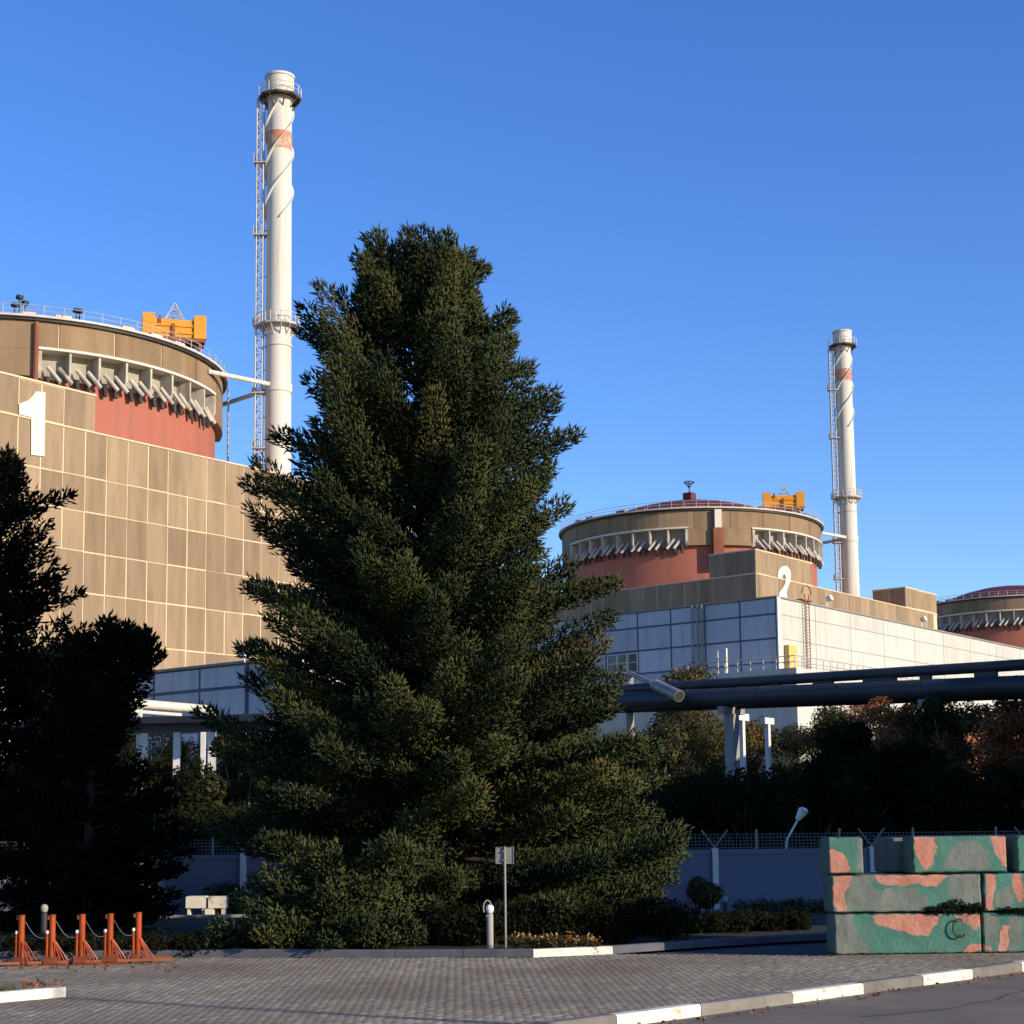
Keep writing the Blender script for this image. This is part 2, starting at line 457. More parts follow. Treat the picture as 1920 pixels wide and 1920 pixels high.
# planting kerb (left, then curving back round the bed)
pk = [(-11.2, 25.1)]
for px, py in ((0, 1799), (420, 1795), (740, 1796), (1000, 1795), (1150, 1788.5)):
    g = G(px, py); pk.append((g.x, g.y))
pk += [(pk[-1][0] + 1.35, pk[-1][1] + 1.15), (pk[-1][0] + 2.7, pk[-1][1] + 2.15), (pk[-1][0] + 5.0, pk[-1][1] + 3.5)]
pr = tag(empty('planting_kerb'), kind='structure')
stn = sum(max(1, round((Vector(b) - Vector(a)).length / 1.35)) for a, b in zip(pk[:5], pk[1:5]))
kerb_run(pr, pk, {stn}, 0.115, 0.15, 0.0, 1.35, M['kerb_shaded'])

A0 = G(1150, 1789); A1 = G(1562, 1792)               # where the pavers stop at the asphalt lane
b0 = G(1562, 1791); b1 = G(1880, 1787.0)
BD = (Vector((b1.x, b1.y, 0)) - Vector((b0.x, b0.y, 0))).normalized()   # along the block wall
BN = Vector((-BD.y, BD.x, 0))
BO = Vector((b0.x, b0.y, 0))
kin = KN * (KERB_W + 0.004)
pave_poly = [Vector((-13, 10)), (ra + kin).to_2d(), (KO + KD * 9 + kin).to_2d(), (BO + BD * 7 + BN * 0.3).to_2d(), (BO + BN * 0.3).to_2d(), A1.to_2d()] + [Vector(p) for p in pk[::-1][3:]] + [Vector((-13, 25.1))]
pv = tag(empty('paved_forecourt'), kind='structure')
poly_sheet('paving_bed', [tuple(p) for p in pave_poly], -0.008, M['bed'], pv)
lane = [A0.to_2d(), A1.to_2d(), (BO + BN * 0.3).to_2d(), (BO + BD * 9 + BN * 0.3).to_2d(), Vector((15, 40.6)), Vector((-1, 40.6))] 
tag(poly_sheet('service_lane', [tuple(A0.to_2d()), tuple(A1.to_2d()), tuple((BO + BN * 0.3).to_2d()), tuple((BO + BD * 9 + BN * 0.3).to_2d()), (15.5, 38.3), (4.0, 38.3)] + [tuple(p) for p in pk[::-1][:3]], -0.03, M['asphalt_dark']), kind='structure')
tag(poly_sheet('planting_bed', [(p[0], p[1] + 0.05) for p in pk] + [(pk[-1][0], 37.9), (-24, 37.9), (-24, 25.3)], 0.055, M['soil']), kind='structure')

def inside(poly, x, y):
    c = False
    n = len(poly)
    j = n - 1
    for i in range(n):
        xi, yi = poly[i][0], poly[i][1]; xj, yj = poly[j][0], poly[j][1]
        if (yi > y) != (yj > y) and x < (xj - xi) * (y - yi) / (yj - yi) + xi: c = not c
        j = i
    return c
ISL = [G(110, 1868), G(-120, 1888)]
isl_d = (ISL[1] - ISL[0]).normalized(); isl_n = Vector((isl_d.y, -isl_d.x, 0))
if isl_n.y < 0: isl_n = -isl_n
isl_poly = [ISL[0], ISL[0] + isl_d * 6, ISL[0] + isl_d * 6 + isl_n * 2.6, ISL[0] + isl_n * 0.9]
def paving():
    pl, pw, gap = 0.135, 0.068, 0.004
    cand = []
    for j in range(-330, 430):
        for i in range(-175, 225):
            t = i * pl + (j % 2) * pl / 2
            s = 0.06 + j * pw + KERB_W
            c = KO + KD * t + KN * s
            if c.y < 13.6 or abs(c.x) > 0.305 * c.y + 0.8 or c.y > 27: continue
            if not inside(pave_poly, c.x, c.y) or inside(isl_poly, c.x, c.y): continue
            cand.append((c.y, c.x, t, s))
    cand.sort(key=lambda q: math.hypot(q[0], q[1] * 0.6))
    cand = [q for q in cand if q[0] > 14.9]
    hl, hw, ch = pl / 2 - gap / 2, pw / 2 - gap / 2, 0.004
    m = MB()
    m.add([(-hl, -hw, -0.05), (hl, -hw, -0.05), (hl, hw, -0.05), (-hl, hw, -0.05), (-hl, -hw, -ch), (hl, -hw, -ch), (hl, hw, -ch), (-hl, hw, -ch), (-hl + ch, -hw + ch, 0), (hl - ch, -hw + ch, 0), (hl - ch, hw - ch, 0), (-hl + ch, hw - ch, 0)],
          [(0, 1, 5, 4), (1, 2, 6, 5), (2, 3, 7, 6), (3, 0, 4, 7), (4, 5, 9, 8), (5, 6, 10, 9), (6, 7, 11, 10), (7, 4, 8, 11), (8, 9, 10, 11)])
    me = m.mesh('paver', M['paver'])
    ang = math.atan2(KD.y, KD.x)
    near = [q for q in cand if abs(q[1]) < 0.305 * q[0]][:300]
    ns = set(near)
    for y, x, t, s in near:
        place('paver', me, pv, (x, y, rnd.uniform(-0.0015, 0.001)), (rnd.gauss(0, 0.002), rnd.gauss(0, 0.002), ang))
    rest = [q for q in cand if q not in ns]
    base = np.array(m.v)[4:]                           # top chamfer ring and cap only
    fc = np.array([(0, 1, 5, 4), (1, 2, 6, 5), (2, 3, 7, 6), (3, 0, 4, 7), (4, 5, 6, 7)])
    rg = np.random.default_rng(5)
    n = len(rest)
    base = base.copy(); base[:4, 2] = -0.03
    tx = rg.normal(0, 0.002, n); ty = rg.normal(0, 0.002, n); dz = rg.uniform(-0.0015, 0.001, n)
    ca, sa = math.cos(ang), math.sin(ang)
    V = np.empty((n, 8, 3))
    X = base[None, :, 0] * ca - base[None, :, 1] * sa
    Y = base[None, :, 0] * sa + base[None, :, 1] * ca
    ctr = np.array([(q[1], q[0]) for q in rest])
    V[:, :, 0] = X + ctr[:, None, 0]; V[:, :, 1] = Y + ctr[:, None, 1]
    V[:, :, 2] = base[None, :, 2] + dz[:, None] + tx[:, None] * base[None, :, 0] + ty[:, None] * base[None, :, 1]
    Fc = (fc[None] + 8 * np.arange(n)[:, None, None]).reshape(-1, 4)
    tone = np.repeat(rg.uniform(0, 1, n), 8)
    o = place('paver_field', np_mesh('paver_field', V.reshape(-1, 3), Fc, M['paver_field'], tone), pv)
    o['kind'] = 'stuff'
paving()

# ------------------------------------------------------------------ reactor units
ROWS = [43.45, 38.75, 35.15, 31.05, 26.87, 22.1, 17.9]
PW = 2.6875
def panel_mesh(name, w, h, t, mat, gap):
    m = MB(); m.box(0, t, gap / 2, w - gap / 2, gap / 2, h - gap / 2)
    return m.mesh(name, mat)
PM = {}
def panel(w, h, mat='tan', gap=0.17, t=0.04):
    k = (round(w, 3), round(h, 3), mat, gap)
    if k not in PM: PM[k] = panel_mesh('wall_panel', w, h, t, M[mat], gap)
    return PM[k]
def panel_wall(root, org, rz, cols, rows, w, mat='tan', gap=0.17):
    """panels on a wall plane: local x is the outward normal, y runs along it"""
    ca, sa = math.cos(rz), math.sin(rz)
    for j in range(len(rows) - 1):
        for i in cols:
            place('wall_panel', panel(w, rows[j] - rows[j + 1], mat, gap * (rnd.choice((1, 1, 1, 0.85, 0.55, 0.3)) if mat == 'tan' else 1)), root, (org[0] - sa * i * w, org[1] + ca * i * w, rows[j + 1]), (0, 0, rz))

RING_R, RED_R = 24.1, 23.2
Z_RB, Z_NT, Z_RIM = 52.1, 55.05, 58.4
def az_local(az):                                     # world azimuth to local polar angle
    d = Vector((math.sin(R_(az)), math.cos(R_(az)), 0)); return math.atan2(d.dot(U), d.dot(N))
def reactor(center, label, unit, rows, cols, side_rows, side_cols):
    root = tag(empty('reactor_building', (center.x, center.y, 0), ROTZ), label, 'reactor building', 'reactor buildings of the power station')
    # --- box
    b = MB(); b.box(-33, 33, -33, 34.5, -0.5, 43.4); b.build('box_wall', M['joint'], root)
    b = MB(); b.box(-32.9, 33.12, -33.12, 34.6, 43.4, 43.56); b.build('box_roof', M['joint'], root)
    b = MB(); b.box(24.4, 33, -33, -14.3, 43.56, 47.3)
    b.box(24.3, 33.1, -33.1, -14.2, 47.3, 47.5); b.build('raised_corner', M['joint'], root)
    if rows: panel_wall(root, (33.0, -31.5), 0, cols, rows, PW); panel_wall(root, (33.0, -33.0), 0, range(1), rows, 1.5)
    if side_rows: panel_wall(root, (33.0 - 24 * 2.7, -33.0), -math.pi / 2, side_cols, side_rows, 2.7)
    if unit < 3:
        panel_wall(root, (33.0, -31.5), 0, range(6), [47.3, 43.6], PW); panel_wall(root, (33.0, -31.5 + 6 * PW), 0, range(1), [47.3, 43.6], 17.2 - 6 * PW); panel_wall(root, (33.0, -33.0), 0, range(1), [47.3, 43.6], 1.5)
        panel_wall(root, (24.4, -33.0), -math.pi / 2, range(3), [47.3, 43.6], 8.6 / 3)
    if unit == 2:
        b = MB(); b.box(26.4, 33, 21.2, 34.5, 43.56, 47.2); b.box(26.3, 33.1, 21.1, 34.6, 47.2, 47.4); b.build('roof_house', M['joint'], root)
        panel_wall(root, (33.0, 21.2), 0, range(5), [47.2, 43.7], 13.3 / 5)
        panel_wall(root, (26.4, 21.2), -math.pi / 2, range(2), [47.2, 43.7], 3.3)
    # --- red drum
    b = MB(); b.lathe([(RED_R, 40), (RED_R, Z_RB), (22.3, Z_RB), (22.3, 58.0)], n=128); b.build('drum_wall', M['red'], root, smooth=True)
    # --- ring panels: upper tier all round, lower tier between the niche bands
    HB = R_(30.8)
    up = MB(); up.arc(RED_R + 0.05, RING_R, R_(0.22), R_(15 - 0.22), Z_NT + 0.02, Z_RIM, 5)
    upm = up.mesh('ring_panel', M['tan_ring'])
    upb = MB(); upb.lathe([(RING_R - 0.12, Z_NT), (RING_R - 0.12, Z_RIM)], n=128); upb.build('ring_joint', M['joint'], root, smooth=True)
    for k in range(24):
        place('ring_panel', upm, root, (0, 0, 0), (0, 0, R_(15 * k + 4)))
    for k in range(4):
        c = R_(45 + 90 * k)
        w = R_(90) - 2 * HB
        for j in range(2):
            lo = MB(); lo.arc(RED_R + 0.05, RING_R, c - w / 2 + w / 2 * j + 0.003, c - w / 2 + w / 2 * (j + 1) - 0.003, Z_RB, Z_NT, 6)
            lo.build('ring_panel', M['tan_ring'], root)
    # --- anchorage niches
    nn = 8
    dw = 2 * HB / nn
    tb = MB(); tb.tube((0, 0.0, 0.0), (0.75, 1.25, -1.75), 0.24, n=8)
    tbm = tb.mesh('tendon_tube', M['fin'], smooth=True)
    tbl = MB(); tbl.tube((0, 0.0, 0.0), (0.75, -1.25, -1.75), 0.24, n=8)
    tblm = tbl.mesh('tendon_tube', M['fin'], smooth=True)
    tl = MB(); tl.tube((0, 0, 0), (0.05, 0.1, -1.0), 0.32, 0.25, n=8); tl.tube((-0.02, 0, 0.35), (0, 0, 0), 0.40, 0.32, n=8)
    tlm = tl.mesh('tendon_tail', M['dark'], smooth=True)
    fin = MB(); fin.prism([(22.45, 2.9), (RING_R + 0.22, 2.9), (RING_R + 0.22, 0.75), (RED_R + 0.6, 0.0), (22.45, 0.0)], (0, -0.13, 0), (1, 0, 0), (0, 0, 1), (0, 0.26, 0))
    finm = fin.mesh('niche_fin', M['fin'])
    for cdeg in (0, -90):
        c = R_(cdeg)
        fr = MB()
        fr.arc(RING_R - 0.3, RING_R + 0.26, c - HB - 0.012, c + HB + 0.012, Z_NT, Z_NT + 0.28, 24); fr.arc(22.4, RING_R - 0.31, c - HB, c + HB, Z_NT, Z_NT + 0.1, 24)
        fr.build('niche_frame', M['white_trim'], root)
        bk = MB(); bk.arc(22.32, 22.5, c - HB, c + HB, Z_RB, Z_NT, 24); bk.build('niche_back', M['niche'], root)
        for i in range(nn + 1):
            a = c - HB + dw * i
            place('niche_fin', finm, root, (0, 0, Z_RB - 0.1), (0, 0, a), (1, 1.7 if i in (0, nn) else 1, 1))
        for i in range(nn):
            for q in (0.30, 0.68):
                a = c - HB + dw * (i + q)
                toward = cdeg == 0
                t = place('tendon_tube', tbm if toward else tblm, root, ((RED_R + 0.25) * math.cos(a), (RED_R + 0.25) * math.sin(a), Z_RB + 1.25), (0, 0, a))
                sgn = 1.25 if toward else -1.25
                place('tendon_tail', tlm, t, (0.30, sgn * 0.30 - 0.5 * (1 if toward else -1), -1.55))
    # --- rim, roof, dome, handrail
    b = MB(); b.lathe([(RED_R - 1.0, Z_RIM + 0.35), (RING_R + 0.62, Z_RIM + 0.35), (RING_R + 0.62, Z_RIM + 0.1), (RED_R - 1.0, Z_RIM + 0.1)], n=128); b.build('rim', M['flash'], root)
    b = MB(); b.lathe([(RING_R - 0.2, Z_RIM + 0.098), (RING_R + 0.35, Z_RIM + 0.098), (RING_R + 0.35, Z_RIM - 0.22), (RING_R + 0.02, Z_RIM - 0.22)], n=128); b.build('dark_rim_band', M['dark'], root)  # plain dark band just below the rim edge
    b = MB(); b.lathe([(0.01, 64.2)] + [(r, 64.2 - 0.0128 * r * r) for r in (4, 8, 12, 16, 19, 21, 22.2)], n=96); b.build('dome', M['dome'], root, smooth=True)
    b = MB()
    for k in range(72):
        a = 2 * math.pi * k / 72
        p = ((RING_R + 0.4) * math.cos(a), (RING_R + 0.4) * math.sin(a))
        q = ((RING_R + 0.4) * math.cos(a + math.pi / 36), (RING_R + 0.4) * math.sin(a + math.pi / 36))
        b.tube((*p, Z_RIM + 0.35), (*p, Z_RIM + 1.45), 0.05, n=4)
        for zz in (0.9, 1.45): b.tube((*p, Z_RIM + zz), (*q, Z_RIM + zz), 0.04, n=4)
    b.build('handrail', M['rail'], root)
    for k in range(40):
        if k % 3 == 2: continue
        b = MB(); b.arc(RING_R - 1.1, RING_R + 0.1, 2 * math.pi * k / 40, 2 * math.pi * (k + 0.45) / 40, Z_RIM + 0.35, Z_RIM + 0.8, 3)
        b.build('rim_block', M['rust'] if unit > 1 else M['flash'], root)
    if unit < 3:
        b = MB(); k = az_local(76)
        p = ((RING_R + 0.75) * math.cos(k), (RING_R + 0.75) * math.sin(k)); b.tube((*p, 44), (*p, Z_RIM), 0.13, n=6)
        b.build('drain_pipe', M['rail'], root)
    return root
C1 = Vector((-59.35, 199.7, 0)); C2 = Vector((33.7, 311, 0)); C3 = C2 + (C2 - C1)
u1 = reactor(C1, 'tan reactor building marked with a white numeral 1, red drum above', 1, ROWS, range(0, 24), None, None)
u2 = reactor(C2, 'tan reactor building marked with a white numeral 2, full red drum showing', 2, ROWS[:4], range(0, 24), ROWS[:4], range(8, 24))
u3 = reactor(C3, 'partly shown reactor drum with dark red dome beyond the long white wall', 3, None, (), None, ())

# rusty downpipe on drum 1, white and brown duct on drum 2
a = az_local(160.3)
b = MB(); b.tube(((RING_R + 0.3) * math.cos(a), (RING_R + 0.3) * math.sin(a), 48), ((RING_R + 0.3) * math.cos(a), (RING_R + 0.3) * math.sin(a), 58), 0.28, n=8)
b.build('downpipe', M['rust'], u1)
a = az_local(174.9)
for nm, mt, z0, z1, rr in (('duct', 'white_trim', 55.0, 58.2, 0.6), ('duct_base', 'rust', 48.2, 55.0, 0.9)):
    b = MB(); e = Vector((math.cos(a), math.sin(a), 0)); tt = Vector((-e.y, e.x, 0))
    b.obox(e * (RING_R + 0.45) + Vector((0, 0, (z0 + z1) / 2)), e * 0.4, tt * rr, (0, 0, (z1 - z0) / 2)); b.build(nm, M[mt], u2)
# mast on dome 2
b = MB(); b.box(-0.9, 0.9, -0.9, 0.9, 63.9, 66.2); b.build('dome_housing', M['dome'], u2)
b = MB(); b.tube((0, 0, 66.2), (0, 0, 68.6), 0.12, n=5)
for k in range(12):
    t0, t1 = 2 * math.pi * k / 12, 2 * math.pi * (k + 1) / 12
    b.tube((1.0 * math.cos(t0), 1.0 * math.sin(t0), 68.3), (1.0 * math.cos(t1), 1.0 * math.sin(t1), 68.3), 0.09, n=4)
for k in range(4): b.tube((0, 0, 67.2), (math.cos(k * 1.571), math.sin(k * 1.571), 68.3), 0.08, n=4)
b.build('dome_mast', M['dark'], u2)
# instruments on the rim of drum 1
for az, h in ((164.6, 2.6), (163.2, 2.0), (165.8, 1.7), (150, 1.8), (149.2, 1.8)):
    b = MB(); a = az_local(az); p = ((RING_R - 0.3) * math.cos(a), (RING_R - 0.3) * math.sin(a))
    b.tube((*p, Z_RIM + 0.3), (*p, Z_RIM + h), 0.1, n=5); b.box(p[0] - 0.3, p[0] + 0.3, p[1] - 0.3, p[1] + 0.3, Z_RIM + h - 0.4, Z_RIM + h)
    b.build('rim_instrument', M['dark'], u1)

# numerals
def on_face(root, polys, org, name, h=0.06):
    m = MB()
    for pl in polys: m.prism(pl, (33.0 + 0.13, org, 0), (0, 1, 0), (0, 0, 1), (h, 0, 0))
    return m.build(name, M['numeral'], root)
def face_pt(center, px, py, x=33.13):
    r = ray(px, py)
    p = EYE + r * ((x - (EYE - center).dot(N)) / r.dot(N)) - center
    return (p.dot(U), p.z)
on_face(u1, [[face_pt(C1, px, py) for px, py in ((58, 853), (83, 855.5), (84.5, 736), (66, 734), (61, 742), (52, 751), (35.5, 757), (35.5, 777), (58, 782))]], 0, 'painted_numeral')
on_face(u2, [[face_pt(C2, 1300 + x / 7.385, 920 + y / 7.385) for x, y in ((1172, 1222), (1165, 1190), (1168, 1140), (1180, 1102), (1205, 1068), (1240, 1046), (1275, 1042), (1305, 1056), (1330, 1090), (1345, 1140), (1346, 1195), (1340, 1245), (1322, 1305), (1298, 1362), (1288, 1410), (1296, 1470), (1300, 1560), (1168, 1560), (1172, 1470), (1186, 1420), (1212, 1378), (1245, 1335), (1266, 1285), (1276, 1230), (1274, 1190), (1262, 1162), (1245, 1158), (1232, 1170), (1226, 1195), (1228, 1222))]], 0, 'painted_numeral')

# ------------------------------------------------------------------ vent stacks
def stack(center, label):
    o = center + N * 21.4 + U * 22.3
    root = tag(empty('vent_stack', (o.x, o.y, 43.56)), label, 'chimney', 'tall white vent stacks')
    z = lambda h: h - 43.56
    b = MB(); b.lathe([(1.62, 0), (1.60, z(60)), (1.52, z(93)), (1.52, z(96.2))], n=40); b.build('shaft', M['stack'], root, smooth=True)
    b = MB(); b.lathe([(2.3, 0), (2.3, 0.5), (1.9, 0.9), (1.62, 0.9)], n=24); b.build('foot', M['roof'], root)
    b = MB(); b.lathe([(1.3, z(95.2)), (1.78, z(95.2)), (1.78, z(98.1)), (1.9, z(98.1)), (1.9, z(98.4)), (1.3, z(98.4))], n=32, close=True); b.build('cap', M['stack'], root, smooth=True)
    b = MB(); b.lathe([(1.535, z(88.5)), (1.56, z(88.5)), (1.56, z(90.8)), (1.535, z(90.8))], n=40); b.build('red_band', M['stack_red'], root, smooth=True)
    for hz, rr, nseg in ((95.3, 2.75, 8), (65.6, 2.65, 12)):
        b = MB(); b.lathe([(1.55, z(hz)), (rr, z(hz)), (rr, z(hz) + 0.28), (1.55, z(hz) + 0.28)], n=nseg, close=True)
        for k in range(nseg):
            t = 2 * math.pi * (k + 0.5) / nseg
            b.tube((1.5 * math.cos(t), 1.5 * math.sin(t), z(hz) - 1.3), ((rr - 0.2) * math.cos(t), (rr - 0.2) * math.sin(t), z(hz)), 0.09, n=4)
        b.build('platform', M['dark_rust'] if hz > 80 else M['rail'], root)
        b = MB()
        for k in range(nseg * 2):
            t0, t1 = math.pi * k / nseg, math.pi * (k + 1) / nseg
            p0, p1 = ((rr - .05) * math.cos(t0), (rr - .05) * math.sin(t0)), ((rr - .05) * math.cos(t1), (rr - .05) * math.sin(t1))
            b.tube((*p0, z(hz) + 0.28), (*p0, z(hz) + 1.5), 0.05, n=4)
            for q in (0.85, 1.45): b.tube((*p0, z(hz) + q), (*p1, z(hz) + q), 0.045, n=4)
        b.build('platform_rail', M['stack'], root)
    # helical strakes
    b = MB()
    for s_ in range(3):
        n = 60
        vs_ = []
        for i in range(n + 1):
            h = 79.4 + (94.8 - 79.4) * i / n
            t = 2 * math.pi * ((h - 79.4) / 15.4 + s_ / 3) + 0.7
            for r, dz in ((1.5, -0.06), (1.84, -0.06), (1.84, 0.06), (1.5, 0.06)):
                vs_.append((r * math.cos(t), r * math.sin(t), z(h) + dz))
        fs = []
        for i in range(n):
            for k in range(4): fs.append((4 * i + k, 4 * i + (k + 1) % 4, 4 * i + 4 + (k + 1) % 4, 4 * i + 4 + k))
        b.add(vs_, fs)
    b.build('strake', M['stack'], root)
    # collars
    for hz in (57.2, 63.0):
        b = MB(); b.lathe([(1.6, z(hz)), (1.72, z(hz)), (1.72, z(hz) + (1.1 if hz < 60 else 0.2)), (1.6, z(hz) + (1.1 if hz < 60 else 0.2))], n=32); b.build('collar', M['stack'], root, smooth=True)
    # ladder tower on the left
    ld = MB()
    cx_, cy_, hw_ = -2.35, -0.3, 0.42
    for sx, sy in ((-1, -1), (1, -1), (1, 1), (-1, 1)):
        ld.tube((cx_ + sx * hw_, cy_ + sy * hw_, 0), (cx_ + sx * hw_, cy_ + sy * hw_, z(95.2)), 0.08, n=4)
    h = 0.6
    while h < z(95.2):
        for (x0, y0), (x1, y1) in (((-1, -1), (1, -1)), ((1, -1), (1, 1)), ((1, 1), (-1, 1)), ((-1, 1), (-1, -1))):
            ld.tube((cx_ + x0 * hw_, cy_ + y0 * hw_, h), (cx_ + x1 * hw_, cy_ + y1 * hw_, h), 0.045, n=4)
        sg_d = 1 if int(h / 0.9) % 2 else -1
        ld.tube((cx_ - sg_d * hw_, cy_ - hw_, h), (cx_ + sg_d * hw_, cy_ - hw_, h + 0.9), 0.04, n=4)
        h += 0.9
    ld.build('ladder', M['stack'], root)
    for hz in (50, 57.0, 65.6, 77.3, 86.7):
        b = MB(); b.box(cx_ - 0.75, -1.2, cy_ - 0.7, cy_ + 0.7, z(hz), z(hz) + 0.18)
        for dx in (-0.75, 0.2):
            for dy in (-0.7, 0.7): b.tube((cx_ + dx, cy_ + dy, z(hz)), (cx_ + dx, cy_ + dy, z(hz) + 1.2), 0.05, n=4)
            b.tube((cx_ + dx, cy_ - 0.7, z(hz) + 1.2), (cx_ + dx, cy_ + 0.7, z(hz) + 1.2), 0.05, n=4)
        b.box(cx_ - 0.78, cx_ - 0.74, cy_ - 0.7, cy_ + 0.7, z(hz) + 0.2, z(hz) + 0.9)
        b.build('landing', M['rail'], root)
    b = MB()
    for hz in np.arange(48, 94, 6.0): b.box(cx_ + 0.3, -1.4, cy_ - 0.06, cy_ + 0.06, z(hz), z(hz) + 0.12)
    b.build('ladder_bracket', M['rail'], root)
    # ties to the drum
    for da in (-20, 22):
        a = R_(46 + da)
        e = center + N * (RING_R * math.cos(a)) + U * (RING_R * math.sin(a)) - o
        b = MB(); d = Vector((e.x, e.y, 0)).normalized()
        b.tube((d.x * 1.6, d.y * 1.6, z(58.0)), (e.x, e.y, z(57.4)), 0.3, n=8); b.build('tie_beam', M['stack'], root, smooth=True)
stack(C1, 'tall white vent stack beside the drum of the building marked 1')
stack(C2, 'farther white vent stack beside the drum of the building marked 2')

# ------------------------------------------------------------------ yellow roof cranes
def crane(center, label, az):
    o = center + Vector((18.0, 2.0, 0))
    root = tag(empty('roof_crane', (o.x, o.y, 58.9), az), label, 'crane', 'yellow cranes on the drum roofs')
    for sx in (-1, 1):
        b = MB(); b.box(sx * 3.1 - 0.75, sx * 3.1 + 0.75, -1.3, 1.3, 4.6, 7.5); b.build('cabin_box', M['yellow'], root)
    b = MB(); b.box(-2.34, 2.34, -1.0, 1.0, 4.7, 6.9); b.box(-2.34, 2.34, -1.15, -1.0, 6.0, 6.25); b.box(-2.34, 2.34, -1.15, -1.0, 5.1, 5.35); b.build('girder', M['yellow'], root)
    b = MB(); b.box(-0.35, 0.05, -1.25, -1.0, 4.0, 6.3); b.box(-1.95, -1.6, -1.2, -1.0, 6.3, 7.3); b.build('ladder', M['rust'], root)
    b = MB(); b.box(-3.7, 3.7, -1.4, 1.4, 4.1, 4.55); b.build('platform', M['rust'], root)
    b = MB()
    for x in (-3.3, -1.1, 1.1, 3.0):
        for y in (-1.2, 1.2):
            b.tube((x, y, 4.1), (x * 0.85 + 0.4, y, 0.0), 0.14, n=5)
    for x in (-3.3, -1.1, 1.1):
        b.tube((x, -1.2, 3.9), (x + 2.2, -1.2, 0.9), 0.09, n=4); b.tube((x + 2.1, -1.2, 3.9), (x + 0.2, -1.2, 0.9), 0.09, n=4)
    for zz in (1.2, 2.4): b.box(-3.3, 3.3, -1.25, -1.1, zz, zz + 0.16)
    b.build('undercarriage', M['rust'], root)
    b = MB()
    for sx, sy in ((-1.4, -0.8), (1.4, -0.8), (1.4, 0.8), (-1.4, 0.8)): b.tube((sx, sy, 6.5), (0.1, 0, 9.3), 0.09, n=4)
    for k in (0.35, 0.65):
        q = 1.4 * (1 - k); zz = 6.5 + 2.8 * k
        b.tube((-q, -0.8 * (1 - k), zz), (q, -0.8 * (1 - k), zz), 0.07, n=4); b.tube((-q, 0.8 * (1 - k), zz), (q, 0.8 * (1 - k), zz), 0.07, n=4)
    b.build('mast', M['rail'], root)
crane(C1, 'larger yellow crane on the near drum roof, beside the near vent stack', R_(15))
crane(C2, 'smaller yellow crane on the far drum roof with a dome and mast', R_(-6))

# ------------------------------------------------------------------ white halls
WROWS = [38.25, 35.7, 31.95, 28.2, 24.4, 20.6]
wh = tag(empty('white_hall', (C2.x, C2.y, 0), ROTZ), 'long white panelled hall with a sunlit side and a blue shaded end', 'building')
X1, Y0 = 40.2, -39.6
b = MB(); b.box(-40, X1, Y0, 240, -0.5, 38.2); b.build('wall', M['seam_light'], wh)
b = MB(); b.box(-40.1, X1 + 0.28, Y0 - 0.28, 240.1, 38.2, 38.45); b.build('roof', M['roof'], wh)
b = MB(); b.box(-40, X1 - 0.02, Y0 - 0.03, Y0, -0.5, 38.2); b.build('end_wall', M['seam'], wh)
for j in range(5):
    for i in range(18):
        w = 12.0 if i else 12.3
        place('wall_panel', panel(w, WROWS[j] - WROWS[j + 1], 'white_panel', 0.14), wh, (X1, Y0 + (12.0 * i + 0.3 if i else 0), WROWS[j + 1]), (0, 0, 0))
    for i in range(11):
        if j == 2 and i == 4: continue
        place('wall_panel', panel(6.4, WROWS[j] - WROWS[j + 1], 'shade_blue_panel', 0.32), wh, (X1 - 6.4 * (i + 1), Y0 - 0.03, WROWS[j + 1]), (0, 0, -math.pi / 2))
# window bay in the shaded end
bx = X1 - 6.4 * 5
for k in range(3):
    w = MB(); w.box(bx + 0.3 + k * 2.05, bx + 0.42 + k * 2.05, Y0 - 0.2, Y0 - 0.02, 28.5, 31.7); w.box(bx + 2.1 + k * 2.05, bx + 2.22 + k * 2.05, Y0 - 0.2, Y0 - 0.02, 28.5, 31.7)
    w.box(bx + 0.42 + k * 2.05, bx + 2.1 + k * 2.05, Y0 - 0.2, Y0 - 0.02, 31.55, 31.7); w.box(bx + 0.42 + k * 2.05, bx + 2.1 + k * 2.05, Y0 - 0.2, Y0 - 0.02, 28.5, 28.65)
    w.box(bx + 0.42 + k * 2.05, bx + 2.1 + k * 2.05, Y0 - 0.2, Y0 - 0.02, 30.1, 30.22)
    wf = w.build('window', M['white_trim'], wh)
    g = MB(); g.box(bx + 0.42 + k * 2.05, bx + 2.1 + k * 2.05, Y0 - 0.1, Y0 - 0.06, 28.65, 31.55); g.build('pane', M['glass'], wf)
for t in (13.1, 13.9, 14.9):
    b = MB(); b.tube((X1 - t, Y0 - 0.45, 24), (X1 - t, Y0 - 0.45, 38.3), 0.16, n=6); b.build('downpipe', M['pipe_light'], wh)
b = MB(); b.box(X1 + 0.13, X1 + 0.9, Y0 + 2.0, Y0 + 4.6, 24.5, 31.0); b.build('cable_duct', M['pale_yellow'], wh)
b = MB(); b.box(X1 + 0.13, X1 + 0.35, Y0 - 0.2, Y0 + 0.9, 24.5, 38.2); b.build('corner_strip', M['white_trim'], wh)
b = MB()
for dy in (0, 1.3): b.tube((X1 + 0.5, Y0 + 8.2 + dy, 26.5), (X1 + 0.5, Y0 + 8.2 + dy, 39.6), 0.09, n=4)
for k in range(24): b.tube((X1 + 0.5, Y0 + 8.2, 27 + k * 0.5), (X1 + 0.5, Y0 + 9.5, 27 + k * 0.5), 0.05, n=4)
